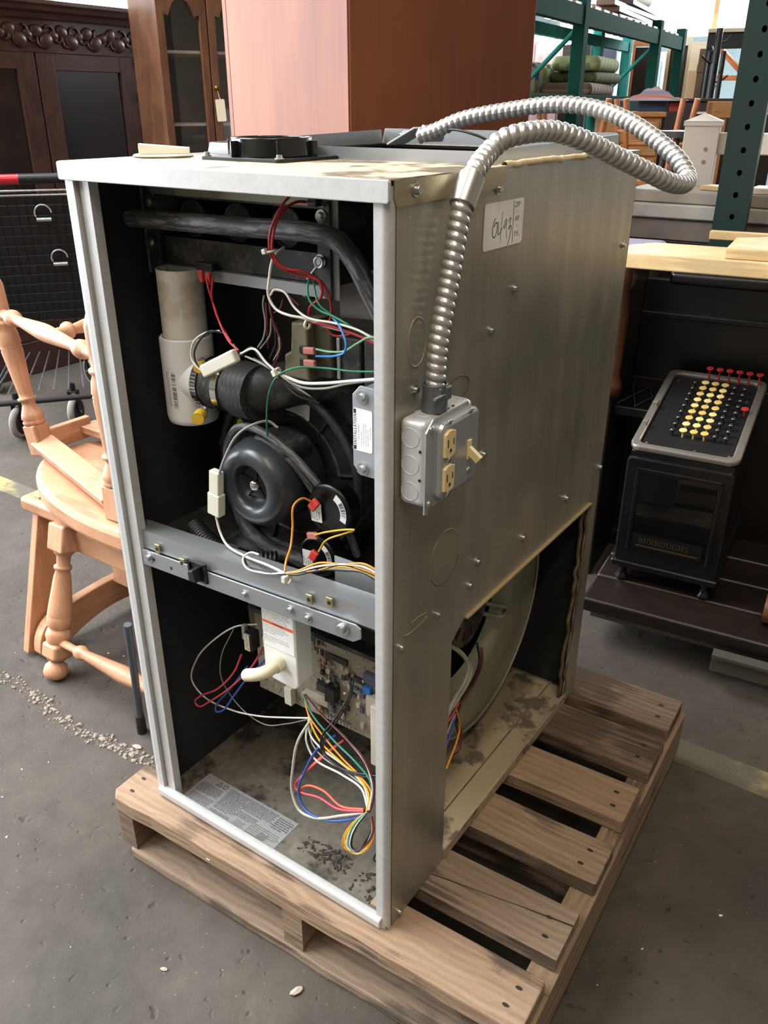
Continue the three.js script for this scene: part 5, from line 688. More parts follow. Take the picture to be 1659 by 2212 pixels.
  // plastic plug lying on top
  const pl = thing('pipe_plug', 'cream plastic pipe plug lying on the dusty furnace top', 'plug', [-0.447, PH + FH + 0.0018, -0.132], 0.3); part('disc', lathe([[0, 0], [0.037, 0], [0.039, 0.0015], [0.037, 0.003], [0, 0.003]], 32), flat(0xe2dccb, 0.5), pl); part('wedge', ext(shapeOf([[-0.030, 0], [0.034, 0], [0.034, 0.0075], [-0.030, 0.0125]]), 0.022, 0.001).translate(0, 0.003, -0.011), flat(0xe6dfce, 0.5), pl, null, [0, 0.5, 0]);
}
// ---------------------------------------------------------------- furniture behind and to the left
const furnWood = (s, base, dark, rough = 0.35, rings = 9) => M({ map: woodMap(s, base, dark, 0.25, rings, 0.35), roughness: rough });
const cherry = MP({ map: texture(512, 512, (u, v, i, j) => { const band = fbm(u, v, 2, 7, 3, 301), fine = fbm(u, v, 5, 90, 3, 305), blot = fbm(u, v, 4, 4, 4, 309); const t = clamp(0.35 + (band - 0.5) * 1.1 + (fine - 0.5) * 0.35 + (blot - 0.5) * 0.7, 0, 1); return [mix(0.53, 0.40, t), mix(0.305, 0.20, t), mix(0.192, 0.12, t)]; }, true, [0.9, 0.9]), roughness: 0.62 });
const mahogany = furnWood(320, [0.30, 0.20, 0.18], [0.19, 0.13, 0.12], 0.32), chinaWood = furnWood(330, [0.43, 0.29, 0.21], [0.31, 0.20, 0.14], 0.33), maple = furnWood(340, [0.78, 0.585, 0.45], [0.67, 0.48, 0.35], 0.5, 7), oak = furnWood(350, [0.66, 0.48, 0.29], [0.50, 0.345, 0.20], 0.5), pine = furnWood(360, [0.86, 0.75, 0.56], [0.78, 0.65, 0.45], 0.6, 6);
const darkGlass = MP({ color: 0x10161a, roughness: 0.06, metalness: 0, clearcoat: 1, clearcoatRoughness: 0.03 });
const cabinetGlass = MP({ color: 0xffffff, roughness: 0.02, transmission: 1, thickness: 0, ior: 1.5 });
{
  // tall cherry cabinet behind the furnace
  const c = thing('wardrobe', 'tall plain cherry wood wardrobe standing behind the furnace', 'wardrobe', [-0.85, 0, -1.08], -19.4 * PI / 180);
  // local: corner at the origin, front runs to -x, side runs to -z
  part('side_panel', uvm(boxAt(-0.022, 0, 0, 2.05, -0.595, -0.004, 0.002), 'y', 0.3), cherry, c);
  part('side_panel', uvm(boxAt(-0.626, -0.604, 0, 2.05, -0.595, -0.004, 0.002), 'y', 0.9), cherry, c);
  part('door', uvm(boxAt(-0.603, -0.003, 0.08, 2.03, -0.022, 0.0, 0.002), 'y', 1.7), cherry, c);
  part('edge_strip', uvm(boxAt(-0.626, -0.6045, 0.02, 2.03, -0.003, 0.0, 0.001), 'y', 0.4), cherry, c);
  part('plinth', uvm(boxAt(-0.60, -0.024, 0, 0.075, -0.58, -0.03, 0.002), 'x'), cherry, c);
  part('top', uvm(boxAt(-0.64, 0.014, 2.05, 2.075, -0.60, 0.012, 0.003), 'x'), cherry, c);
  part('back', uvm(boxAt(-0.60, -0.024, 0.08, 2.04, -0.595, -0.587, 0.001), 'y'), cherry, c);
}
{
  // dark carved bookcase
  const W = 1.25, c = thing('bookcase', 'dark carved bookcase with two glazed doors and a heavy cornice', 'bookcase', [-3.30, 0, -1.98], PI / 2);
  part('side', uvm(boxAt(-W / 2, -W / 2 + 0.03, 0, 1.53, -0.36, -0.01, 0.003), 'y'), mahogany, c); part('side', uvm(boxAt(W / 2 - 0.03, W / 2, 0, 1.53, -0.36, -0.01, 0.003), 'y'), mahogany, c); part('back', uvm(boxAt(-W / 2, W / 2, 0, 1.53, -0.36, -0.345, 0), 'y'), mahogany, c); part('base', uvm(boxAt(-W / 2, W / 2, 0, 0.16, -0.34, 0.01, 0.004), 'x'), mahogany, c);
  for (const y of [0.5, 0.85, 1.18]) part('shelf', uvm(boxAt(-W / 2 + 0.03, W / 2 - 0.03, y, y + 0.02, -0.345, -0.04, 0.002), 'x'), mahogany, c);
  part('frieze', uvm(boxAt(-W / 2, W / 2, 1.43, 1.57, -0.355, 0.0, 0.003), 'x'), mahogany, c);
  const cor = [[0, 1.565], [0.02, 1.565], [0.03, 1.585], [0.05, 1.595], [0.055, 1.61], [0.07, 1.62], [0.07, 1.635], [-0.37, 1.635], [-0.37, 1.565]];
  part('cornice', uvm(ext(shapeOf(cor), W + 0.12, 0.001).rotateY(-PI / 2).scale(1, 1, 1).translate(W / 2 + 0.06, 0, 0), 'x'), mahogany, c);
  seed = 61; for (let k = 0; k < 26; k++) { const x = -W / 2 + 0.05 + k * (W - 0.1) / 25, s = 1 + (k % 3) * 0.25; part('carving', new THREE.SphereGeometry(0.022 * s, 9, 6).scale(1.25, 1.0, 0.45), mahogany, c, [x, 1.50 + Math.sin(k * 2.1) * 0.022, 0.004], [0, 0, rr(-1, 1)]); part('carving', new THREE.TorusGeometry(0.018 * s, 0.006, 6, 12, 4), mahogany, c, [x + 0.02, 1.495 - Math.sin(k * 2.1) * 0.02, 0.006], [0, 0, rr(0, 6)]); }
  for (const s of [-1, 1]) {
    const d = sub('door', c, [s * 0.29, 0, 0]); const dw = 0.57, gx = 0.19;
    part('stile', uvm(boxAt(-dw / 2, -gx, 0.16, 1.43, -0.03, 0, 0.003), 'y'), mahogany, d); part('stile', uvm(boxAt(gx, dw / 2, 0.16, 1.43, -0.03, 0, 0.003), 'y'), mahogany, d); part('rail', uvm(boxAt(-gx, gx, 1.36, 1.43, -0.03, -0.001, 0.003), 'x'), mahogany, d); part('rail', uvm(boxAt(-gx, gx, 0.16, 0.28, -0.03, -0.001, 0.003), 'x'), mahogany, d);
    part('pane', boxAt(-gx, gx, 0.28, 1.36, -0.018, -0.014, 0), darkGlass, d);
  }
  for (let k = 0; k < 16; k++) part('carving', new THREE.SphereGeometry(0.02, 8, 6).scale(0.8, 1.4, 0.5), mahogany, c, [W / 2 - 0.02 - (k % 2) * 0.02, 0.25 + k * 0.077, 0.004]);
  const ch = thing('roller_cart', 'black wire shopping cart with a red handle in front of the bookcase', 'cart', [-2.36, 0, -1.16], Math.atan2(0.79, 0.61) - 0.0);
  // local +z faces the viewer side with the handle, +x to the right
  const chromeWire = M({ color: 0xb9bcc0, roughness: 0.25, metalness: 0.9 }), blk = flat(0x121417, 0.42, 0.2), red = flat(0xb21f2c, 0.25), rubber = flat(0x1a1a1c, 0.7), grey = flat(0x8f8d88, 0.7);
  const hw = 0.27;
  part('handle', cylX(0.017, 0.017, 0.32, 18), red, ch, [-0.15, 0.985, 0.0], null, 'red plastic push handle'); part('handle_end', cylX(0.0175, 0.0175, 0.25, 18), blk, ch, [0.135, 0.985, 0.0]); part('handle_end', cylX(0.0175, 0.0175, 0.06, 18), blk, ch, [-0.30, 0.985, 0.0]);
  part('upper_bar', merge([bar([-hw, 0.945, -0.02], [hw, 0.945, -0.02], 0.004), bar([-hw, 0.93, -0.02], [hw, 0.93, -0.02], 0.004)]), chromeWire, ch);
  const wires = []; for (let k = 0; k <= 17; k++) { const u = -hw + k * 2 * hw / 17; wires.push(bar([u, 0.935, -0.02], [u * 0.86, 0.47, -0.10], 0.0022, 5)); } for (let k = 0; k <= 13; k++) { const t = k / 13; wires.push(bar([-mix(hw, hw * 0.86, t), mix(0.93, 0.47, t), mix(-0.02, -0.10, t)], [mix(hw, hw * 0.86, t), mix(0.93, 0.47, t), mix(-0.02, -0.10, t)], 0.0022, 5)); }
  part('rear_gate', merge(wires), blk, ch);
  const sides = []; for (const s of [-1, 1]) { for (let k = 0; k <= 16; k++) { const u = k / 16; sides.push(bar([s * mix(hw, hw * 0.75, u), mix(0.93, 0.86, u), mix(-0.02, -0.85, u)], [s * mix(hw * 0.86, hw * 0.62, u), mix(0.47, 0.55, u), mix(-0.10, -0.78, u)], 0.0022, 5)); } for (let k = 0; k <= 9; k++) { const t = k / 9; sides.push(bar([s * mix(hw, hw * 0.86, t), mix(0.93, 0.47, t), mix(-0.02, -0.10, t)], [s * mix(hw * 0.75, hw * 0.62, t), mix(0.86, 0.55, t), mix(-0.85, -0.78, t)], 0.0022, 5)); } } for (let k = 0; k <= 12; k++) { const u = -1 + k / 6; sides.push(bar([u * hw * 0.86, 0.47, -0.10], [u * hw * 0.62, 0.55, -0.78], 0.0022, 5)); }
  part('basket', merge(sides), blk, ch);
  part('panel', uvm(ext(shapeOf([[-hw * 0.84, 0], [hw * 0.84, 0], [hw * 0.98, 0.46], [-hw * 0.98, 0.46]]), 0.004).rotateX(0.17).translate(0, 0.472, -0.115), 'x'), flat(0x15181c, 0.5), ch);
  for (const s of [-1, 1]) { part('frame_tube', tube([[s * hw, 0.985, 0], [s * hw, 0.94, -0.015], [s * hw * 0.95, 0.50, -0.09], [s * hw * 0.95, 0.40, -0.06], [s * hw * 0.97, 0.22, 0.02], [s * hw * 0.97, 0.17, -0.05], [s * hw * 0.8, 0.165, -0.7]], 0.011, 60, 10), s > 0 ? chromeWire : blk, ch); }
  part('cross_tube', bar([-hw * 0.97, 0.19, 0.01], [hw * 0.97, 0.19, 0.01], 0.011), rubber, ch); part('lower_rack', merge(Array.from({ length: 9 }, (_, k) => bar([-0.22 + k * 0.055, 0.22, -0.02], [-0.17 + k * 0.0425, 0.2, -0.7], 0.003, 6))), chromeWire, ch);
  for (const [x, y] of [[0.07, 0.86], [0.10, 0.70]]) part('coin_lock', merge([new THREE.TorusGeometry(0.028, 0.004, 6, 16, 3.6).translate(0, 0.01, 0), cylX(0.008, 0.008, 0.05, 10).translate(0.0, -0.012, 0)]), chromeWire, ch, [x, y, 0.0 - (0.93 - y) * 0.17 + 0.0]);
  part('price_tag', box(0.03, 0.06, 0.002, 0.0008), flat(0xd9cfb6, 0.8), ch, [0.185, 0.895, 0.0], [0, 0, 0.05]); part('tag_string', new THREE.TorusGeometry(0.022, 0.0012, 5, 18), flat(0xcfc9bd, 0.8), ch, [0.19, 0.945, 0.0]);
  for (const [x, z, r] of [[-0.156, -0.125, -0.5], [0.058, -0.20, -0.4], [0.12, -0.80, 0.4], [-0.30, -0.80, 0.1]]) { const w = sub('caster', ch, [x, 0, z], [0, r, 0]); part('tyre', new THREE.TorusGeometry(0.052, 0.014, 10, 28).rotateY(PI / 2).translate(0, 0.066, 0), grey, w); part('wheel', cylX(0.050, 0.050, 0.026, 24).translate(0, 0.066, 0), rubber, w); part('fork', merge([boxAt(-0.02, -0.016, 0.06, 0.155, -0.015, 0.015, 0.002), boxAt(0.016, 0.02, 0.06, 0.155, -0.015, 0.015, 0.002), boxAt(-0.02, 0.02, 0.15, 0.156, -0.018, 0.018, 0.002), cyl(0.012, 0.012, 0.03, 12).translate(0, 0.17, 0)]), blk, w); part('axle_bolt', cylX(0.006, 0.006, 0.046, 10).translate(0, 0.066, 0), chrome, w); }
}
{
  // china cabinet with arched glazed doors
  const c = thing('china_cabinet', 'brown china cabinet with arched glass doors and a paper tag', 'cabinet', [-2.65, 0, -2.13], 64.4 * PI / 180);
  const D = 0.40, dw = 0.225;
  part('side', uvm(boxAt(0, 0.02, 0, 1.95, -D, -0.005, 0.003), 'y'), chinaWood, c); part('side', uvm(boxAt(0.885, 0.905, 0, 1.95, -D, -0.005, 0.003), 'y'), chinaWood, c); part('back', uvm(boxAt(0.02, 0.885, 0, 1.95, -D, -D + 0.01, 0), 'y'), mahogany, c); part('top', uvm(boxAt(-0.03, 0.935, 1.95, 1.99, -D - 0.01, 0.04, 0.008), 'x'), chinaWood, c); part('base', uvm(boxAt(0.0, 0.905, 0, 0.85, -D + 0.01, -0.006, 0.004), 'x'), chinaWood, c);
  for (const y of [1.13, 1.42]) part('shelf', boxAt(0.02, 0.885, y, y + 0.012, -D + 0.01, -0.05, 0.001), MP({ color: 0xb5ada0, roughness: 0.3 }), c);
  for (let k = 0; k < 4; k++) {
    const x = 0.0 + k * dw, s = shapeOf([[x, 0.86], [x + dw - 0.004, 0.86], [x + dw - 0.004, 1.94], [x, 1.94]]), g0 = x + 0.036, g1 = x + dw - 0.036, gm = (g0 + g1) / 2, p = new THREE.Path();
    p.moveTo(g0, 0.93); p.lineTo(g1, 0.93); p.lineTo(g1, 1.56); p.lineTo(g1 - 0.02, 1.555); p.quadraticCurveTo(g1 - 0.035, 1.60, g1 - 0.055, 1.615); p.quadraticCurveTo(gm + 0.03, 1.66, gm, 1.665); p.quadraticCurveTo(gm - 0.03, 1.66, g0 + 0.055, 1.615); p.quadraticCurveTo(g0 + 0.035, 1.60, g0 + 0.02, 1.555); p.lineTo(g0, 1.56); p.closePath(); s.holes.push(p);
    const d = sub('door', c); part('door_frame', uvm(ext(s, 0.022, 0.003).translate(0, 0, -0.004), 'y', k), chinaWood, d); part('pane', boxAt(g0 - 0.01, g1 + 0.01, 0.92, 1.68, 0.002, 0.005, 0), cabinetGlass, d);
  }
  part('paper_tag', ext(roundRect(0.042, 0.09, 0.006), 0.001), flat(0xe8dcc2, 0.8), c, [0.245, 1.195, 0.05], [0, -0.1, 0.05]); part('tag_string', tube([[0.245, 1.235, 0.05], [0.243, 1.26, 0.04], [0.24, 1.285, 0.028]], 0.0012, 12, 5), flat(0xcfc2a8, 0.8), c); part('knob', new THREE.SphereGeometry(0.011, 12, 8), M({ color: 0x8a6d3d, roughness: 0.35, metalness: 0.8 }), c, [0.24, 1.285, 0.03]);
}
{
  // unfinished maple chair
  const c = thing('wooden_chair', 'unfinished pale wooden chair with turned legs and low spindle rails', 'chair', [-1.06, 0, -0.44]);
  const turned = (L, R, prof) => lathe(prof.map(([r, t]) => [r * R, t * L]), 22);
  const legProf = [[0, 0], [0.45, 0], [0.95, 0.02], [1.05, 0.05], [0.95, 0.085], [0.6, 0.11], [0.5, 0.125], [0.85, 0.135], [0.85, 0.145]];
  const vase = [[0.85, 0.24], [0.95, 0.25], [1.1, 0.29], [0.95, 0.325], [0.75, 0.335], [0.95, 0.345], [1.05, 0.38], [1.05, 0.41], [0.98, 0.415], [1.05, 0.42], [1.0, 0.47], [0.72, 0.66], [0.58, 0.70], [0.75, 0.71], [0.75, 0.725], [0.55, 0.735], [0.60, 0.79], [0.85, 0.81], [0.9, 0.825], [0, 0.825]];
  const leg = (fx, fz, tx, tz) => { const a = [fx, 0, fz], b = [tx, 0.37, tz], L = V(...a).distanceTo(V(...b)); const g = merge([turned(L, 0.027, legProf), turned(L, 0.027, vase), box(0.052, 0.10 * L, 0.052, 0.008, 2).translate(0, 0.19 * L, 0), box(0.056, 0.17 * L, 0.056, 0.006, 1).translate(0, 0.905 * L, 0)]); part('leg', uvm(between(g, a, b), 'y'), maple, c); };
  leg(-0.025, 0.241, -0.030, 0.135); leg(0.42, 0.235, 0.39, 0.13);
  part('stretcher', uvm(between(turned(0.43, 0.016, [[0, 0], [0.6, 0], [0.55, 0.12], [0.95, 0.15], [1.1, 0.17], [0.9, 0.195], [0.7, 0.21], [1.25, 0.5], [0.7, 0.79], [0.9, 0.805], [1.1, 0.83], [0.95, 0.85], [0.55, 0.88], [0.6, 1], [0, 1]]), [-0.01, 0.095, 0.218], [0.42, 0.095, 0.215]), 'x'), maple, c);
  part('apron', uvm(boxAt(-0.02, 0.38, 0.30, 0.352, 0.115, 0.137, 0.003), 'x'), maple, c);
  // board trestle on the left side
  part('board_leg', uvm(between(box(0.022, 0.40, 0.085, 0.003).translate(0, 0.20, 0), [-0.160, 0.0, 0.185], [-0.152, 0.37, 0.085]), 'y'), maple, c); part('board_leg', uvm(between(box(0.022, 0.40, 0.085, 0.003).translate(0, 0.20, 0), [-0.160, 0.0, -0.25], [-0.152, 0.37, -0.15]), 'y'), maple, c);
  { const s = new THREE.Shape(); s.moveTo(0.235, 0.02); s.quadraticCurveTo(0.23, 0, 0.20, 0.0); s.lineTo(0.165, 0.005); s.quadraticCurveTo(0.0, 0.085, -0.165, 0.005); s.lineTo(-0.22, 0); s.lineTo(-0.235, 0.03); s.lineTo(-0.22, 0.095); s.quadraticCurveTo(0, 0.135, 0.18, 0.10); s.quadraticCurveTo(0.23, 0.08, 0.235, 0.02); part('foot_board', uvm(ext(s, 0.022, 0.003).rotateY(-PI / 2).translate(-0.115, 0, -0.02), 'z'), maple, c); }
  { const s = new THREE.Shape(); s.moveTo(-0.055, 0.345); s.lineTo(0.25, 0.345); s.lineTo(0.25, 0.11); s.lineTo(-0.085, 0.11); s.quadraticCurveTo(-0.07, 0.135, -0.078, 0.15); s.quadraticCurveTo(-0.04, 0.21, -0.045, 0.26); s.quadraticCurveTo(-0.03, 0.30, -0.055, 0.345); const h = new THREE.Path(); h.absarc(0.045, 0.205, 0.036, 0, 2 * PI); s.holes.push(h); part('back_board', uvm(ext(s, 0.02, 0.002).translate(-0.03, 0, -0.04), 'y'), maple, c, null, null, 'scroll-cut board with a round hole'); }
  { const s = new THREE.Shape(), n = 60; let first = true; for (let k = 0; k <= n; k++) { const q = k / n * 2 * PI, x = Math.min(0.48, 0.17 + 0.45 * Math.cos(q)), y = 0.05 + 0.235 * Math.sin(q); first ? s.moveTo(x, y) : s.lineTo(x, y); first = false; } part('seat', uvm(ext(s, 0.026, 0.012, 12).rotateX(-PI / 2).translate(0, 0.397, -0.0 + 0.0), 'x'), maple, c); }
  part('seat_underframe', uvm(boxAt(-0.20, 0.33, 0.352, 0.390, -0.20, 0.14, 0.012, 2), 'x'), maple, c);
  // low rim boards on the seat, posts and rails
  part('rim_board', uvm(between(box(0.02, 1, 0.055, 0.003).translate(0, 0.5, 0).scale(1, 0.43, 1), [-0.275, 0.468, 0.005], [0.165, 0.468, 0.128]), 'x'), maple, c); part('rim_board', uvm(between(box(0.02, 1, 0.055, 0.003).translate(0, 0.5, 0).scale(1, 0.42, 1), [-0.275, 0.468, -0.13], [0.14, 0.468, -0.13]), 'x'), maple, c); part('rim_board', uvm(between(box(0.02, 1, 0.055, 0.003).translate(0, 0.5, 0).scale(1, 0.135, 1), [-0.275, 0.468, 0.0], [-0.275, 0.468, -0.13]), 'z'), maple, c);
  const postProf = [[0, 0.17], [0.8, 0.17], [1.0, 0.18], [1.05, 0.195], [0.9, 0.205], [1.05, 0.215], [0.95, 0.24], [0.62, 0.29], [0.60, 0.31], [0.85, 0.315], [0.85, 0.33], [0.62, 0.335], [0.66, 0.36], [0.98, 0.60], [0.9, 0.605], [1.0, 0.615], [0.9, 0.625], [1.02, 0.635], [0.95, 0.69], [0.8, 0.72], [1.0, 0.735], [1.0, 0.75], [0.75, 0.76], [0.85, 0.82], [0.95, 0.95], [0.7, 1.0], [0, 1.0]];
  const post = (x0, z0, x1, z1) => { const a = [x0, 0.436, z0], b = [x1, 0.86, z1], L = V(...a).distanceTo(V(...b)); part('post', uvm(between(merge([turned(L, 0.026, postProf), box(0.046, 0.175 * L, 0.046, 0.004).translate(0, 0.0875 * L, 0)]), a, b), 'y'), maple, c); };
  post(-0.275, 0.005, -0.37, 0.0); post(0.17, 0.135, 0.16, 0.115); post(0.14, -0.13, 0.15, -0.16);
  const railProf = [[0, 0], [0.75, 0], [0.75, 0.10], [1.15, 0.11], [1.25, 0.135], [1.15, 0.16], [0.7, 0.17], [0.72, 0.22], [1.2, 0.45], [1.22, 0.5], [0.8, 0.72], [0.7, 0.80], [1.15, 0.81], [1.25, 0.835], [1.15, 0.86], [0.75, 0.87], [0.75, 1], [0, 1]];
  const rail = (a, b) => { const L = V(...a).distanceTo(V(...b)); part('rail', uvm(between(turned(L, 0.016, railProf), a, b), 'x'), maple, c); };
  rail([-0.345, 0.775, 0.002], [0.162, 0.775, 0.118]); rail([-0.072, 0.775, 0.052], [-0.10, 0.775, -0.20]);
  const rod = thing('black_rod', 'slim grey metal rod with a black rubber tip beside the furnace', 'rod', [-0.77, 0, -0.19]); part('rod', bar([0, 0.03, 0], [0.035, 0.30, 0.02], 0.008, 12), flat(0x50575f, 0.4, 0.5), rod); part('rubber_tip', cyl(0.011, 0.010, 0.045, 14).translate(0, 0.0225, 0.0006), blackPlastic, rod);
}
// ---------------------------------------------------------------- things to the right
const rackGreen = M({ color: 0x0c2a25, roughness: 0.62 }), gunmetal = flat(0x6e6a62, 0.45, 0.6), ebony = MP({ color: 0x0d0b0a, roughness: 0.3, clearcoat: 0.4, clearcoatRoughness: 0.25 }), darkOak = furnWood(370, [0.135, 0.09, 0.072], [0.075, 0.053, 0.045], 0.4);
{
  // low dolly that carries the adding machine
  const d = thing('dolly', 'low dark wooden dolly with a grey steel rail under the adding machine', 'dolly', [0.10, 0, -1.14], 0.10);
  for (let k = 0; k < 4; k++) part('plank', uvm(boxAt(-0.24, 0.72, 0.097, 0.135, -0.045 - k * 0.13, 0.08 - k * 0.13, 0.008, 2), 'x', k * 0.5), darkOak, d);
  part('side_roll', uvm(cylX(0.034, 0.034, 0.34, 22).translate(0.33, 0.170, -0.02), 'x'), furnWood(380, [0.46, 0.30, 0.18], [0.30, 0.19, 0.115], 0.5), d, null, null, 'rounded brown wooden bumper');
  part('steel_rail', uvm(ext(shapeOf([[0, 0], [0.014, 0], [0.014, 0.045], [0.03, 0.045], [0.03, 0.052], [0, 0.052]]), 0.58, 0.001).rotateY(-PI / 2).translate(0.66, 0.050, 0.096), 'x'), gunmetal, d);
  for (const [x, z] of [[0.105, -0.02], [0.62, 0.06], [-0.2, -0.42], [0.62, -0.42]]) { const q = sub('caster', d, [x, 0, z]); part('stem', cyl(0.010, 0.012, 0.03, 12).translate(0, 0.075, 0), gunmetal, q); part('fork', boxAt(-0.013, 0.013, 0.03, 0.065, -0.012, 0.012, 0.003), gunmetal, q); part('wheel', cylX(0.030, 0.030, 0.018, 20).translate(0, 0.030, 0), rubberDark(), q); }
  function rubberDark() { return flat(0x202022, 0.7); }
  part('under_frame', boxAt(-0.22, 0.70, 0.075, 0.0965, -0.43, 0.06, 0.003), gunmetal, d);
}
{
  // adding machine
  const W = 0.243, a = thing('adding_machine', 'antique black adding machine with rows of ivory, black and red keys', 'adding machine', [0.017, 0.1355, -1.179], 0.10);
  const shell = MP({ color: 0x0d0d0e, roughness: 0.25, clearcoat: 0.5, clearcoatRoughness: 0.2 }), rim = M({ color: 0xa39c92, roughness: 0.28, metalness: 0.7 }), plate = flat(0x1d1e1f, 0.5, 0.3);
  const z0 = 0, z1 = -0.405, yf = 0.358, yb = 0.440, slope = Math.atan2(yb - yf, 0.405);
  // body outline in (z, y)
  part('body', merge([sidePlate([[z0, 0.055], [z1, 0.055], [z1, yb - 0.008], [z0, yf - 0.008]], W - 0.012).translate(-W / 2 + 0.006, 0, 0), ext(roundRect(W, yf - 0.075, 0.012), 0.012, 0.004).translate(0, (yf + 0.055) / 2 - 0.01, -0.008)]), shell, a);
  part('front_window', boxAt(-0.085, 0.090, 0.105, 0.305, 0.006, 0.009, 0.002), MP({ color: 0x0a0c0c, roughness: 0.05, clearcoat: 1 }), a, null, null, 'dark glass front panel');
  part('front_moulding', merge([boxAt(-0.096, 0.100, 0.305, 0.314, 0.004, 0.011, 0.002), boxAt(-0.096, -0.087, 0.095, 0.314, 0.004, 0.011, 0.002), boxAt(0.092, 0.100, 0.095, 0.314, 0.004, 0.011, 0.002)]), shell, a);
  part('base_moulding', merge([boxAt(-W / 2 - 0.006, W / 2 + 0.006, 0.045, 0.062, z1, 0.014, 0.005, 2)]), shell, a);
  part('name_plate', sheet(0.165, 0.040, 0.001, 0.0006), M({ roughness: 0.35, map: canvasTexture(660, 160, (g, w, h) => { g.fillStyle = '#0d0d0c'; g.fillRect(0, 0, w, h); g.font = '78px serif'; g.fillStyle = '#3d3423'; g.fillText('BURROUGHS', 52, 96, 560); g.fillStyle = '#4b3c22'; g.fillRect(40, 122, 580, 12); }) }), a, [0.0, 0.125, 0.0092]);
  for (const [x, z] of [[-0.10, -0.015], [0.10, -0.015], [-0.10, -0.37], [0.10, -0.37]]) part('foot', lathe([[0, 0], [0.014, 0], [0.017, 0.006], [0.011, 0.014], [0.010, 0.03], [0.02, 0.046], [0, 0.046]], 18), shell, a, [x, 0, z]);
  // keyboard, in a tilted frame whose -z runs up the slope
  const k = sub('keyboard', a, [0, yf, 0], [slope, 0, 0]); const L = 0.413;
  const kp = (geo, m, name, pos, label) => part(name, geo, m, k, pos, null, label);
  kp(boxAt(-W / 2 + 0.02, W / 2 - 0.02, -0.008, -0.002, -L + 0.02, -0.02, 0.001), plate, 'key_plate');
  const rs = roundRect(W + 0.004, L, 0.026), hole = roundRect(W - 0.036, L - 0.040, 0.014); const hp = new THREE.Path(hole.getPoints(10)); rs.holes.push(hp);
  kp(ext(rs, 0.006, 0.004, 12).rotateX(-PI / 2).translate(0, -0.004, -L / 2), rim, 'bright_rim', null, 'worn bright metal rim');
  const ivoryKey = flat(0xd9b765, 0.4), ivoryPale = flat(0xe6cf88, 0.4), blackKey = MP({ color: 0x141414, roughness: 0.22, clearcoat: 0.5 }), redKey = flat(0xb42e2c, 0.35);
  const top = lathe([[0, 0.018], [0.0086, 0.0185], [0.0094, 0.017], [0.0070, 0.014], [0.0026, 0.012], [0.0022, -0.004], [0, -0.004]], 16), dome = lathe([[0, 0.0195], [0.0030, 0.019], [0.0070, 0.0165], [0.0080, 0.013], [0.0050, 0.0105], [0.0024, 0.009], [0.0022, -0.004], [0, -0.004]], 16);
  for (let c = 0; c < 6; c++) for (let r = 0; r < 9; r++) { const x = -0.0435 + c * 0.0243, z = -0.085 - r * 0.0315, iv = c >= 1 && c <= 3; kp(iv ? top : dome, iv ? ((r * 3 + c * 5) % 4 < 2 ? ivoryPale : ivoryKey) : blackKey, 'key', [x, 0, z]); }
  for (let c = 0; c < 6; c++) kp(lathe([[0, 0.031], [0.0084, 0.0315], [0.0090, 0.029], [0.004, 0.025], [0.0022, 0.022], [0.0022, -0.004], [0, -0.004]], 16), redKey, 'key', [-0.019 + c * 0.0243, 0.004, -0.385], 'red key');
  kp(top, redKey, 'key', [0.0945, 0, -0.23], 'red key');
  for (const z of [-0.20, -0.10]) kp(merge([box(0.012, 0.006, 0.014, 0.002).translate(0, 0.018, 0), box(0.005, 0.024, 0.005, 0.001).translate(0.001, 0.006, 0)]), rim, 'lever', [-0.110, 0, z]);
  for (const [x, z] of [[-0.09, -0.032], [0.02, -0.030], [0.095, -0.032], [-0.09, -0.36], [0.09, -0.30]]) kp(cyl(0.003, 0.003, 0.002, 10), zinc, 'screw', [x, -0.001, z]);
}
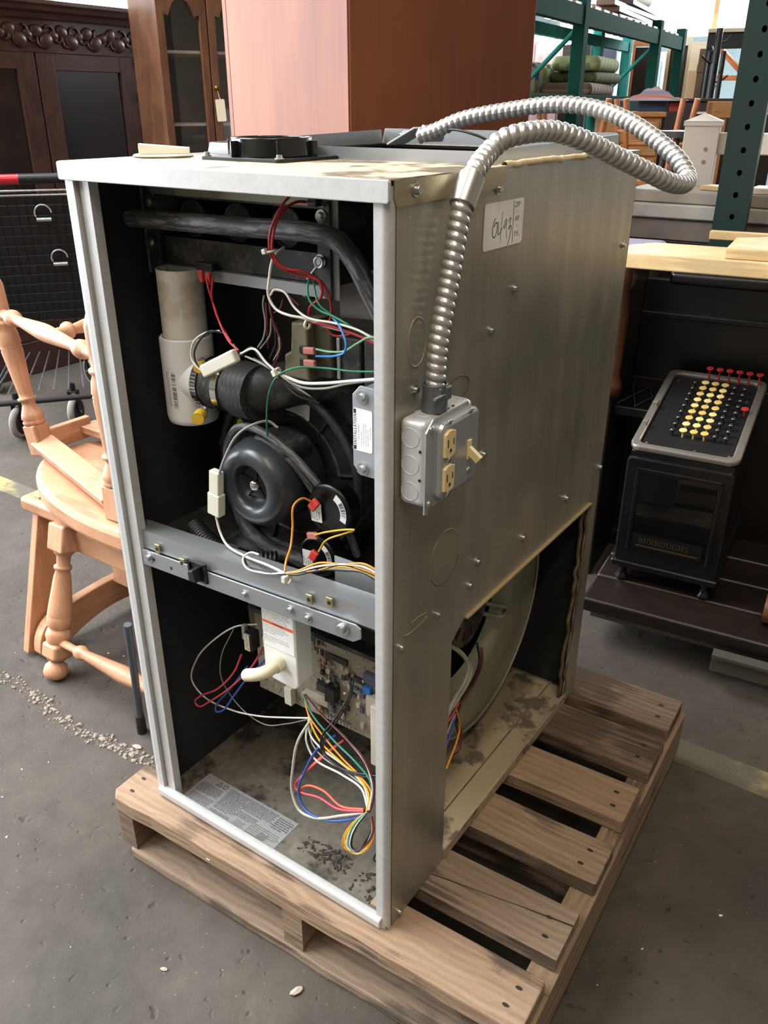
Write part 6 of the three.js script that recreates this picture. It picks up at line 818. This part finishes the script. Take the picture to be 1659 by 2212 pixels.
{
  // dark reed organ case
  const o = thing('organ_case', 'dark old organ case with a carved side post and glossy ledge', 'organ', [-0.285, 0, -1.53], 0.12);
  part('side_panel', uvm(boxAt(0, 0.035, 0, 0.885, -0.12, 0.16, 0.006), 'y'), darkOak, o); part('side_panel', uvm(boxAt(1.02, 1.055, 0, 0.885, -0.12, 0.16, 0.006), 'y'), darkOak, o);
  part('carved_post', uvm(merge([lathe([[0, 0], [0.026, 0], [0.026, 0.03], [0.018, 0.05], [0.022, 0.2], [0.016, 0.26], [0.024, 0.28], [0.026, 0.30], [0.02, 0.33], [0.0, 0.34]], 20).translate(0.03, 0.545, 0.165), new THREE.TorusGeometry(0.022, 0.008, 8, 16).translate(0.032, 0.84, 0.17)]), 'y'), furnWood(390, [0.34, 0.20, 0.12], [0.20, 0.12, 0.08], 0.4), o);
  part('back_panel', uvm(boxAt(0.035, 1.02, 0.05, 0.80, -0.12, -0.09, 0.003), 'x'), ebony, o); part('ledge', uvm(boxAt(0.10, 1.02, 0.795, 0.828, -0.125, -0.045, 0.012, 3), 'x'), ebony, o, null, null, 'glossy rounded ledge'); part('rail', uvm(boxAt(0.035, 1.02, 0.70, 0.715, -0.09, -0.075, 0.003), 'x'), ebony, o); part('shelf', uvm(boxAt(0.035, 0.19, 0.48, 0.505, -0.09, 0.13, 0.004), 'x'), ebony, o); part('lower_panel', uvm(boxAt(0.035, 1.02, 0.04, 0.53, -0.10, -0.08, 0.003), 'x'), darkOak, o); part('plinth', uvm(boxAt(0.035, 1.02, 0, 0.05, -0.11, -0.06, 0.003), 'x'), darkOak, o);
  const bars = []; for (let k = 0; k < 3; k++) { bars.push(bar([0.04 + k * 0.048, 0.507, 0.12], [0.088 + k * 0.048, 0.507, -0.07], 0.0018, 6), bar([0.088 + k * 0.048, 0.510, 0.12], [0.04 + k * 0.048, 0.510, -0.07], 0.0018, 6)); } part('wire_lattice', merge(bars), gunmetal, o);
  const b1 = single('pine_board', 'pale pine board with a chamfered end lying across the organ case', 'board', uvm(ext(shapeOf([[-0.03, -0.16], [1.12, -0.16], [1.12, 0.03], [0.02, 0.03], [-0.03, -0.03]]), 0.028, 0.003).rotateX(-PI / 2).translate(0, 0.003, 0), 'x'), pine, [-0.205, 0.886, -1.40], 0.12);
  const b2 = single('pine_board', 'wider pine board stacked on top of the other board', 'board', uvm(ext(shapeOf([[0.20, -0.15], [1.1, -0.15], [1.1, 0.07], [0.26, 0.07], [0.245, 0.045], [0.20, 0.02]]), 0.018, 0.003).rotateX(-PI / 2).translate(0, 0.003, 0), 'x', 0.6), pine, [-0.205, 0.9205, -1.40], 0.12);
  const b3 = single('pine_strip', 'thin pale pine strip lying behind the stacked boards', 'board', uvm(boxAt(0.0, 0.5, 0, 0.020, -0.012, 0.012, 0.002), 'x', 0.9), pine, [-0.10, 0.9205, -1.565], 0.12);
}
{
  // rack upright with punched holes
  const r = thing('rack_upright', 'dark green steel rack upright with a row of punched holes', 'rack', [-0.10, 0, -1.74], 0.16), hs = [];
  const w = 0.082, s = shapeOf([[-w / 2, 0], [w / 2, 0], [w / 2, 2.6], [-w / 2, 2.6]]); for (let y = 0.1; y < 2.5; y += 0.0535) s.holes.push(new THREE.Path().absellipse(0.004, y, 0.0062, 0.0075, 0, 2 * PI, true));
  part('face', ext(s, 0.0025, 0, 8), rackGreen, r); part('flange', boxAt(-w / 2, -w / 2 + 0.0025, 0, 2.6, -0.075, 0, 0), rackGreen, r); part('flange', boxAt(w / 2 - 0.0025, w / 2, 0, 2.6, -0.075, 0, 0), rackGreen, r); part('web', boxAt(-w / 2, w / 2, 0, 2.6, -0.078, -0.075, 0), tint(rackGreen, 0x0e2621), r); part('foot_plate', boxAt(-0.06, 0.06, 0, 0.006, -0.09, 0.02, 0.001), rackGreen, r);
  part('hook', tube([[0.05, 1.36, 0.01], [0.06, 1.33, 0.03], [0.055, 1.30, 0.045], [0.075, 1.27, 0.045]], 0.005, 24, 8), blackPlastic, r);
  // black ribbed hose hanging beside
  const h = thing('hanging_lamp_arm', 'black jointed lamp arm hanging beside the green upright', 'lamp', [0.055, 0, -1.60]); part('arm', tube([[0.02, 1.32, 0], [0.0, 1.25, 0], [0.012, 1.19, 0], [-0.004, 1.13, 0]], 0.006, 30, 8), blackPlastic, h); for (let k = 0; k < 6; k++) part('joint', new THREE.SphereGeometry(0.010, 10, 8), blackPlastic, h, [0.012 - k * 0.003 + (k % 2) * 0.006, 1.30 - k * 0.03, 0]); part('lamp_head', cyl(0.012, 0.018, 0.05, 16).translate(-0.006, 1.105, 0), blackPlastic, h); part('ceiling_cord', bar([0.02, 1.32, 0], [0.05, 2.59, 0], 0.003), blackPlastic, h); part('ceiling_hook', bar([0.05, 2.58, 0], [-0.075, 2.58, -0.12], 0.004), blackPlastic, h);
}
{
  const white = flat(0xe4ddd6, 0.55), whiteDust = M({ roughness: 0.7, map: texture(256, 256, (u, v, i, j) => { const g = 0.66 + (fbm(u, v, 4, 4, 5, 401) - 0.5) * 0.3; return [g, g * 0.985, g * 0.95]; }, true, [2, 2]) });
  const b = thing('bed_headboard', 'white painted bed headboard with capped post and plain bars', 'bed', [-0.32, 0, -2.16], 0.22);
  part('post', uvm(boxAt(-0.05, 0.05, 0, 1.175, -0.05, 0.05, 0.004), 'y'), white, b); part('post_cap', new THREE.ConeGeometry(0.078, 0.022, 4).rotateY(PI / 4).translate(0, 1.187, 0), white, b); part('post_cap', boxAt(-0.054, 0.054, 1.163, 1.176, -0.054, 0.054, 0.002), white, b); part('post', boxAt(0.95, 1.05, 0, 1.175, -0.05, 0.05, 0.004), white, b);
  part('top_rail', boxAt(0.05, 0.95, 1.085, 1.145, -0.02, 0.02, 0.004), white, b); part('lower_rail', boxAt(0.05, 0.95, 0.30, 0.38, -0.02, 0.02, 0.004), white, b); for (let k = 0; k < 7; k++) part('bar', boxAt(0.115 + k * 0.115, 0.150 + k * 0.115, 0.38, 1.085, -0.012, 0.012, 0.003), white, b); for (const y of [1.10, 1.065]) part('bolt_hole', cylZ(0.006, 0.006, 0.002, 12).translate(0.018, y, 0.0505), flat(0x9a8f86, 0.7), b);
  // marble-topped chest behind the boards
  const m = thing('marble_top_chest', 'dark chest with a thick grey stone top behind the pine boards', 'chest', [-0.46, 0, -1.86], 0.04);
  part('stone_top', uvm(boxAt(0, 0.52, 0.925, 0.965, -0.22, 0, 0.006, 2), 'x'), whiteDust, m); part('drawer_front', uvm(boxAt(0.02, 0.50, 0.865, 0.925, -0.21, -0.012, 0.004), 'x'), tint(whiteDust, 0xb3a9a4), m); part('case', uvm(boxAt(0.02, 0.50, 0.05, 0.865, -0.21, -0.015, 0.004), 'x'), darkOak, m); part('plinth', boxAt(0.0, 0.52, 0, 0.05, -0.22, 0, 0.004), darkOak, m);
  const s2 = thing('stone_slab', 'loose grey stone slab resting on the stone-topped chest', 'slab', [-0.44, 0.966, -1.90], 0.0); part('slab', uvm(boxAt(0, 0.50, 0, 0.034, -0.18, 0.02, 0.005, 2), 'x'), tint(whiteDust, 0xe4dfd8), s2); part('cleat', boxAt(0.34, 0.40, 0.034, 0.05, -0.10, 0.0, 0.003), white, s2);
  single('pine_offcut', 'thin pine offcut lying on the grey stone slab', 'board', uvm(boxAt(-0.08, 0.08, 0, 0.012, -0.03, 0.03, 0.002), 'x'), pine, [-0.16, 1.0008, -1.95], -0.3);
  single('lavender_cushion', 'pale lavender cushion in front of the stone-topped chest', 'cushion', box(0.18, 0.05, 0.075, 0.02, 3), flat(0xb9b7d6, 0.9), [-0.345, 0.855, -1.735], 0.1);
  const cs = thing('crate', 'plain dark crate under the lavender cushion', 'crate', [-0.345, 0, -1.735], 0.1); for (let k = 0; k < 5; k++) { part('slat', boxAt(-0.11, 0.11, 0.01 + k * 0.165, 0.155 + k * 0.165, 0.028, 0.036, 0.002), darkOak, cs); part('slat', boxAt(-0.11, 0.11, 0.01 + k * 0.165, 0.155 + k * 0.165, -0.036, -0.028, 0.002), darkOak, cs); } for (const [x, z] of [[-0.1, -0.019], [0.1, -0.019], [-0.1, 0.019], [0.1, 0.019]]) part('corner_post', boxAt(x - 0.01, x + 0.01, 0, 0.829, z - 0.008, z + 0.008, 0.001), darkOak, cs);
}
// ---------------------------------------------------------------- the far aisle
{
  const teal = MP({ color: 0x2f7a74, roughness: 0.85, specularIntensity: 0.2 }), wood = (c, s = 400, r = 0.5) => furnWood(s, c, c.map((v) => v * 0.72), r);
  const pinkWood = wood([0.62, 0.50, 0.52], 401), brown = wood([0.17, 0.115, 0.10], 402), chestnut = wood([0.24, 0.15, 0.12], 403), tan = wood([0.52, 0.40, 0.29], 404), honey = wood([0.68, 0.48, 0.28], 405), ash = flat(0x5b5c6e, 0.6), cream = flat(0xcfc8ae, 0.6), white = flat(0xe6ecee, 0.5), card = flat(0xb29676, 0.85), orangeWood = wood([0.74, 0.46, 0.27], 406);
  const beamGreen = MP({ color: 0x113a32, roughness: 0.9, specularIntensity: 0.15 });
  // pallet rack: uprights with braces, beams and a shelf deck. Local x runs along the rack
  const P1 = [-2.04, -5.21], P2 = [-2.26, -7.37], L = Math.hypot(P2[0] - P1[0], P2[1] - P1[1]), th = Math.atan2(-(P2[1] - P1[1]), P2[0] - P1[0]);
  const r = thing('storage_rack', 'dark green pallet rack loaded with cushions and lumber', 'rack', [P1[0], 0, P1[1]], th);
  for (const x of [-1.6, 0, L, L + 1.0]) for (const z of [0, -0.50]) { part('upright', boxAt(x - 0.05, x + 0.05, 0, 1.86, z - 0.04, z + 0.04, 0.004), z ? teal : beamGreen, r); }
  for (const x of [0, L]) { part('brace', bar([x, 0.3, -0.04], [x, 1.2, -0.46], 0.016), teal, r); part('brace', bar([x, 1.25, -0.46], [x, 1.65, -0.04], 0.016), teal, r); part('brace', bar([x, 1.24, -0.46], [x, 1.24, -0.04], 0.016), teal, r); }
  for (const [x0, x1] of [[-1.55, -0.05], [0.05, L - 0.05], [L + 0.05, L + 0.95]]) for (const z of [0, -0.50]) for (const y of [1.68, 1.17]) part('beam', boxAt(x0, x1, y, y + (z ? 0.08 : 0.11), z - 0.02, z + 0.03, 0.004), y > 1.5 && z ? teal : beamGreen, r);
  for (let k = 0; k < 21; k++) { part('deck_slat', boxAt(-1.5 + k * 0.215, -1.36 + k * 0.215, 1.79, 1.805, -0.50, 0.02, 0.002), tan, r); part('deck_slat', boxAt(-1.5 + k * 0.215, -1.36 + k * 0.215, 1.26, 1.275, -0.50, 0.02, 0.002), tan, r); }
  const on = (u, y, w) => [P1[0] + Math.cos(th) * u + Math.sin(th) * w, y, P1[1] - Math.sin(th) * u + Math.cos(th) * w];
  // cushions on the shelf
  const plaid = (a, b, n) => texture(128, 128, (u, v) => { const q = (Math.floor(u * n) + 0) % 2, s = Math.floor(v * n) % 2; return q ^ s ? a : q ? b : a.map((x, i) => (x + b[i]) / 2); }, true, [3, 3]);
  const cushion = (name, label, w, h, d, mat, u, y, z, a) => single(name, label, 'cushion', uvm(box(w, h, d, Math.min(h * 0.48, 0.05), 4), 'x'), mat, on(u, y + h / 2, z), th + a);
  cushion('seat_cushion', 'brown striped cushion at the bottom of the stack on the rack', 0.75, 0.085, 0.38, M({ roughness: 0.9, map: texture(128, 16, (u) => { const q = Math.floor(u * 10) % 2; return q ? [0.52, 0.45, 0.40] : [0.38, 0.31, 0.28]; }, true, [2, 1]) }), 0.72, 1.276, -0.20, 0.05);
  cushion('seat_cushion', 'dark olive checked cushion in the middle of the stack on the rack', 0.66, 0.075, 0.36, M({ roughness: 0.9, map: plaid([0.36, 0.39, 0.26], [0.29, 0.31, 0.22], 6) }), 0.85, 1.362, -0.19, -0.03);
  cushion('seat_cushion', 'pale green checked cushion on top of the stack on the rack', 0.70, 0.095, 0.36, M({ roughness: 0.9, map: plaid([0.56, 0.60, 0.43], [0.44, 0.49, 0.33], 6) }), 0.80, 1.438, -0.18, 0.05);
  cushion('folded_quilt', 'white and blue patchwork quilt folded behind the green cushions', 0.9, 0.22, 0.09, M({ roughness: 0.95, map: texture(64, 64, (u, v) => { const k = (Math.floor(u * 4) + Math.floor(v * 4) * 3) % 5; return k === 0 ? [0.36, 0.44, 0.66] : k === 2 ? [0.66, 0.72, 0.52] : [0.88, 0.88, 0.84]; }, true, [3, 3]) }), 0.55, 1.276, -0.44, 0);
  // lumber and decorations on the top deck
  seed = 77; for (let k = 0; k < 7; k++) single('lumber_plank', 'old lumber plank stacked on top of the green rack', 'plank', uvm(box(1.5 + rr(-0.3, 0.3), 0.035, 0.14, 0.004), 'x', k), k % 3 ? wood([0.46, 0.37, 0.30], 410 + k) : brown, on(1.9 + rr(-0.15, 0.25), 1.825 + Math.floor(k / 2) * 0.037, -0.15 - (k % 2) * 0.2), th + rr(-0.12, 0.12), 'lumber on the rack top');
  single('paper_roll', 'salmon paper roll lying on the lumber above the rack', 'roll', cylX(0.06, 0.06, 0.7, 24), flat(0xd5a184, 0.8), on(1.35, 2.04, -0.25), th + 0.1); single('paper_roll', 'white paper roll lying on the lumber above the rack', 'roll', cylX(0.055, 0.055, 0.6, 24), flat(0xe3e0d8, 0.8), on(2.15, 2.035, -0.22), th - 0.1);
  const wr = thing('wire_frames', 'tangle of red and green wire frames on the rack top', 'frames', on(0.35, 1.808, -0.30), th); for (let k = 0; k < 14; k++) part('wire_frame', tube([[rr(-0.5, 0.5), 0.005, rr(-0.2, 0.2)], [rr(-0.5, 0.5), rr(0.05, 0.2), rr(-0.2, 0.2)], [rr(-0.5, 0.5), rr(0.1, 0.28), rr(-0.2, 0.2)], [rr(-0.5, 0.5), 0.006, rr(-0.2, 0.2)]], 0.008, 30, 6), k % 3 ? flat(0xb23a45, 0.5) : flat(0x3d7a50, 0.5), wr);
  // furniture standing behind the rack; y given from the floor
  const slabThing = (name, label, cat, w, h, d, m, x, z, a, grain = 'y') => { const g = thing(name, label, cat, [x, 0, z], a); part('body', uvm(boxAt(-w / 2, w / 2, 0, h, -d, 0, 0.006, 2), grain), m, g); return g; };
  { const g = slabThing('pink_cupboard', 'pinkish limed wood cupboard beside the dark door', 'cupboard', 0.26, 1.76, 0.16, pinkWood, -2.98, -6.76, 0.44); part('door', uvm(boxAt(-0.10, 0.11, 0.1, 1.68, 0, 0.015, 0.003), 'y', 0.4), pinkWood, g); part('plinth', boxAt(-0.125, 0.125, 0, 0.06, 0, 0.02, 0.002), pinkWood, g); }
  { const g = slabThing('dark_cupboard', 'dark brown cupboard with a small bright latch', 'cupboard', 0.32, 1.70, 0.4, brown, -2.93, -7.14, 0.42); part('door', uvm(boxAt(-0.15, 0.10, 0.1, 1.66, 0, 0.018, 0.003), 'y'), brown, g); part('latch', boxAt(-0.045, 0.0, 1.43, 1.45, 0.018, 0.026, 0.002), chrome, g); }
  { const g = slabThing('grey_wardrobe', 'slate grey wardrobe door leaning in the far aisle', 'wardrobe', 0.30, 1.78, 0.3, ash, -3.06, -8.15, 0.38); part('edge', boxAt(-0.152, -0.13, 0, 1.78, 0, 0.01, 0.002), flat(0x25262c, 0.6), g); }
  { const g = slabThing('brown_wardrobe', 'dark red-brown wardrobe in an orange door frame', 'wardrobe', 0.22, 1.74, 0.35, chestnut, -2.82, -8.75, 0.36); for (const x of [-0.13, 0.115]) part('frame_post', boxAt(x, x + 0.03, 0, 1.80, 0, 0.03, 0.002), orangeWood, g); part('frame_head', boxAt(-0.13, 0.145, 1.75, 1.80, 0, 0.032, 0.002), orangeWood, g); }
  { const g = slabThing('white_door', 'white panelled door with pale blue glass leaning in the aisle', 'door', 0.62, 1.75, 0.05, white, -3.18, -9.80, 0.3); part('pane', boxAt(-0.06, 0.18, 1.10, 1.66, 0.001, 0.012, 0.002), flat(0xa9d3d6, 0.15), g); part('pane', boxAt(-0.28, -0.10, 1.05, 1.66, 0.001, 0.012, 0.002), flat(0xb8dde0, 0.15), g); for (const y of [0.2, 0.62]) part('door_panel', boxAt(-0.26, 0.24, y, y + 0.36, 0.001, 0.01, 0.003), white, g); part('knob', new THREE.SphereGeometry(0.03, 14, 10), chrome, g, [0.26, 1.0, 0.04]); part('stand_foot', boxAt(-0.3, 0.3, 0, 0.03, -0.2, 0.1, 0.003), white, g); }
  { const g = thing('louvre_shutter', 'tall cream window shutter with two open slots', 'shutter', [-2.58, 0, -9.05], 0.28); for (const x of [-0.115, -0.02, 0.085]) part('stile', boxAt(x, x + 0.035, 0, 1.84, -0.03, 0, 0.003), cream, g); for (const y of [0, 0.9, 1.76]) part('rail', boxAt(-0.115, 0.12, y, y + 0.08, -0.03, 0.001, 0.003), cream, g); part('foot', boxAt(-0.12, 0.12, 0, 0.02, -0.2, 0.02, 0.002), cream, g); part('backing', boxAt(-0.11, 0.115, 0, 1.8, -0.045, -0.035, 0.002), flat(0x3f3b30, 0.8), g); }
  { const g = thing('cardboard_sheets', 'tall pale cardboard sheets leaning behind the shutter', 'cardboard', [-2.50, 0, -9.62], 0.26); part('sheet', uvm(boxAt(-0.16, 0.13, 0, 1.82, -0.02, 0, 0.002), 'y'), flat(0xc7b8a0, 0.85), g); part('sheet', uvm(boxAt(-0.12, 0.15, 0, 1.55, 0.001, 0.02, 0.002), 'y'), card, g); part('sheet', boxAt(-0.14, 0.12, 0, 1.2, 0.021, 0.04, 0.002), flat(0xcbbfae, 0.85), g); }
  { const g = slabThing('wood_crate', 'tall narrow brown plywood crate in the far aisle', 'crate', 0.16, 1.70, 0.3, tan, -2.13, -8.52, 0.26); for (const y of [0.2, 0.85, 1.5]) part('batten', boxAt(-0.085, 0.085, y, y + 0.07, 0, 0.015, 0.002), tan, g); }
  { const g = thing('coat_tree', 'black metal coat tree with many hooks', 'coat tree', [-1.65, 0, -7.04], 0.2); part('pole', cyl(0.034, 0.026, 1.76, 12).translate(0, 0.88, 0), blackPlastic, g); part('pole', cyl(0.02, 0.02, 1.5, 10).translate(0.055, 0.85, 0.02), blackPlastic, g); part('pole', cyl(0.02, 0.02, 1.5, 10).translate(-0.05, 0.85, -0.02), blackPlastic, g); for (let k = 0; k < 14; k++) { const y = 0.75 + k * 0.07, a = k * 1.4; part('hook', tube([[0, y, 0], [0.06 * Math.cos(a), y + 0.01, 0.06 * Math.sin(a)], [0.11 * Math.cos(a), y + 0.05, 0.11 * Math.sin(a)]], 0.008, 12, 6), blackPlastic, g); } for (let k = 0; k < 4; k++) part('foot', bar([0, 0.12, 0], [0.22 * Math.cos(k * PI / 2), 0.012, 0.22 * Math.sin(k * PI / 2)], 0.012), blackPlastic, g); }
  // timber stud frame against the blue wall
  { const g = thing('stud_frame', 'bare pine stud frame with a diagonal brace before the blue wall', 'frame', [-2.26, 0, -9.98], 0.25); for (const x of [-0.28, 0.10, 0.62]) part('stud', uvm(boxAt(x, x + 0.05, 0, 2.3, -0.09, 0, 0.002), 'y'), pine, g); part('plate', boxAt(-0.3, 0.7, 1.46, 1.51, -0.09, 0.001, 0.002), orangeWood, g); part('plate', boxAt(-0.3, 0.7, 0, 0.05, -0.09, 0.001, 0.002), pine, g); part('brace', uvm(bar([-0.26, 1.86, 0.02], [0.12, 1.52, 0.02], 0.03, 4), 'x'), orangeWood, g); }
  { const g = thing('leaning_slab', 'grey-green slab leaning on the pine stud frame', 'slab', [-1.98, 0, -9.70], 0.25); part('slab', boxAt(-0.05, 0.05, 0, 1.5, -0.05, 0.05, 0.004).rotateZ(-0.16), flat(0x8b8a76, 0.8), g); }
  // dark steel cross beam frame at the right of the aisle
  { const g = thing('steel_gantry', 'black steel frame spanning the end of the aisle', 'frame', [-1.86, 0, -7.85], 0.2); part('beam', boxAt(-0.1, 2.2, 1.66, 1.78, -0.05, 0.05, 0.004), flat(0x17191a, 0.5, 0.3), g); part('post', boxAt(-0.1, 0.0, 0, 1.66, -0.05, 0.05, 0.004), flat(0x17191a, 0.5, 0.3), g); part('post', boxAt(2.1, 2.2, 0, 1.66, -0.05, 0.05, 0.004), flat(0x17191a, 0.5, 0.3), g); part('top_board', boxAt(-0.1, 2.2, 1.78, 1.81, -0.08, 0.08, 0.003), cream, g); }
  // chest of drawers with boxes
  { const g = thing('oak_chest', 'light oak chest of drawers below the striped cloth', 'chest', [-1.37, 0, -5.03], 0.47); part('carcass', uvm(boxAt(-0.36, 0, 0.04, 1.15, -0.5, 0, 0.006), 'y'), honey, g); part('top', uvm(boxAt(-0.38, 0.02, 1.15, 1.18, -0.52, 0.02, 0.006), 'x'), honey, g); for (let k = 0; k < 5; k++) { const d = part('drawer', uvm(boxAt(-0.345, -0.015, 0.09 + k * 0.21, 0.285 + k * 0.21, 0, 0.012, 0.003), 'x', k), wood([0.74, 0.57, 0.36], 420), g); for (const x of [-0.26, -0.10]) part('knob', new THREE.SphereGeometry(0.014, 10, 8), tan, d, [x, 0.19 + k * 0.21, 0.018]); } part('plinth', boxAt(-0.36, 0, 0, 0.04, -0.5, 0, 0.003), honey, g); }
  single('blue_box', 'navy blue carton on the oak chest', 'box', box(0.17, 0.06, 0.14, 0.004), flat(0x2c3a52, 0.7), [-1.50, 1.211, -5.20], 0.4); single('red_box', 'small red carton with a white lid beside the blue carton', 'box', merge([box(0.06, 0.05, 0.1, 0.003)]), flat(0x8e2f2b, 0.7), [-1.37, 1.206, -5.22], 0.4);
  { const s = []; for (let k = 0; k <= 20; k++) { const u = -0.5 + k / 20; s.push([u * 0.42, 0.002 + 0.075 * Math.exp(-u * u * 14) + 0.006 * Math.sin(k * 1.9)]); } const g = ext(shapeOf([...s, [0.21, 0], [-0.21, 0]]), 0.3, 0.001); single('striped_cloth', 'crumpled pink and blue striped cloth on the cartons', 'cloth', uvm(g.translate(0, 0, -0.15), 'x'), M({ roughness: 0.95, map: texture(16, 64, (u, v) => { const k = Math.floor(v * 6) % 3; return k === 0 ? [0.72, 0.50, 0.46] : k === 1 ? [0.50, 0.52, 0.62] : [0.66, 0.60, 0.62]; }, true, [5, 9]) }), [-1.50, 1.242, -5.22], 0.3); }
  { const g = slabThing('dark_sideboard', 'long dark brown sideboard behind the oak chest', 'sideboard', 0.75, 1.24, 0.35, brown, -1.28, -6.05, 0.28, 'x'); part('top', boxAt(-0.39, 0.39, 1.24, 1.26, -0.36, 0.02, 0.004), brown, g); part('pale_top', boxAt(-0.2, 0.39, 1.16, 1.175, 0, 0.05, 0.002), cream, g); }
  // wooden chairs stacked upside down on a table
  { const tb = thing('side_table', 'honey wood table under the upturned chairs', 'table', [-1.50, 0, -4.40], 0.4); part('top', uvm(boxAt(-0.35, 0.35, 0.72, 0.75, -0.30, 0.30, 0.005), 'x'), honey, tb); for (const [x, z] of [[-0.3, -0.25], [0.3, -0.25], [-0.3, 0.25], [0.3, 0.25]]) part('leg', boxAt(x - 0.025, x + 0.025, 0, 0.72, z - 0.025, z + 0.025, 0.003), honey, tb); part('apron', boxAt(-0.32, 0.32, 0.64, 0.72, 0.24, 0.26, 0.002), honey, tb);
    const up = (x, z, a, label) => { const g = thing('upturned_chair', label, 'chair', [x, 0.75, z], a, 'upturned chairs on the table'); part('seat', boxAt(-0.17, 0.17, 0.05, 0.08, -0.17, 0.17, 0.008), orangeWood, g); for (const [sx, sz] of [[-1, -1], [1, -1], [-1, 1], [1, 1]]) part('leg', bar([sx * 0.14, 0.08, sz * 0.14], [sx * 0.19, 0.50, sz * 0.18], 0.016, 10), orangeWood, g); for (const sz of [-1, 1]) part('stretcher', bar([-0.165, 0.27, sz * 0.16], [0.165, 0.27, sz * 0.16], 0.010, 8), orangeWood, g); for (const sx of [-1, 1]) part('stretcher', bar([sx * 0.17, 0.33, -0.16], [sx * 0.17, 0.33, 0.16], 0.010, 8), orangeWood, g); part('back_stub', boxAt(-0.16, 0.16, 0, 0.05, -0.17, -0.14, 0.004), orangeWood, g); };
    up(-1.66, -4.33, 0.35, 'upturned honey wood chair on the table, next to the pink parcel'); up(-1.26, -4.53, 0.5, 'upturned honey wood chair on the table, next to the oak chest'); }
  single('pink_parcel', 'magenta parcel beside the upturned chairs', 'parcel', box(0.10, 0.22, 0.12, 0.01, 2), flat(0xb3506f, 0.8), [-1.74, 0.861, -3.68], 0.4); { const g = thing('stool', 'low wooden stand carrying the magenta parcel', 'stool', [-1.74, 0, -3.68], 0.4); part('top', boxAt(-0.12, 0.12, 0.72, 0.75, -0.12, 0.12, 0.004), brown, g); for (const [x, z] of [[-0.09, -0.09], [0.09, -0.09], [-0.09, 0.09], [0.09, 0.09]]) part('leg', boxAt(x - 0.015, x + 0.015, 0, 0.72, z - 0.015, z + 0.015, 0.002), brown, g); }
  { const g = thing('bar_stool', 'small dark wooden stool behind the white headboard', 'stool', [-0.93, 0, -4.05], 0.3); part('seat', cyl(0.13, 0.13, 0.03, 24).translate(0, 1.085, 0), brown, g); for (let k = 0; k < 4; k++) { const a = k * PI / 2 + 0.4; part('leg', bar([0.09 * Math.cos(a), 1.07, 0.09 * Math.sin(a)], [0.15 * Math.cos(a), 0, 0.15 * Math.sin(a)], 0.016, 10), chestnut, g); } part('foot_ring', new THREE.TorusGeometry(0.125, 0.010, 8, 24).rotateX(PI / 2).translate(0, 0.45, 0), chestnut, g); }
  { const g = thing('slat_chair', 'honey wood slat-back chair beyond the white headboard', 'chair', [-1.10, 0, -5.64], 0.3); for (const x of [-0.17, 0.14]) part('back_post', boxAt(x, x + 0.035, 0, 1.24, -0.02, 0.02, 0.004), honey, g); part('crest_rail', boxAt(-0.17, 0.175, 1.14, 1.24, -0.015, 0.02, 0.006), honey, g); for (let k = 0; k < 5; k++) part('slat', boxAt(-0.12 + k * 0.052, -0.09 + k * 0.052, 0.5, 1.14, -0.01, 0.01, 0.002), honey, g); part('seat', boxAt(-0.2, 0.2, 0.44, 0.48, 0, 0.4, 0.01), honey, g); for (const x of [-0.17, 0.14]) part('front_leg', boxAt(x, x + 0.035, 0, 0.44, 0.34, 0.375, 0.004), honey, g); }
  // two bright shop lamps hanging under the rack
  { const glow = M({ color: 0xffffff, emissive: new THREE.Color(1, 0.98, 0.92), emissiveIntensity: 5 }), shade = flat(0xdadfe0, 0.4);
    [[-2.86, -6.48, 'bright shop lamp above the pinkish cupboard'], [-2.73, -6.55, 'bright shop lamp above the dark cupboard']].forEach(([x, z, label]) => { const g = thing('shop_lamp', label, 'lamp', [x, 1.655, z], 0.4); part('bulb', lathe([[0, 0], [0.045, 0.005], [0.06, 0.03], [0.045, 0.06], [0.02, 0.075], [0, 0.075]], 20), glow, g); part('cap', cyl(0.022, 0.018, 0.03, 14).translate(0, 0.09, 0), shade, g); part('cord', bar([0, 0.10, 0], [0, 2.84, 0], 0.003, 6), blackPlastic, g); const l = new THREE.PointLight(new THREE.Color(1, 0.96, 0.88), 0.35); l.position.set(x, 1.69, z); l.castShadow = true; scene.add(l); }); }
}

renderer.render(scene, camera);
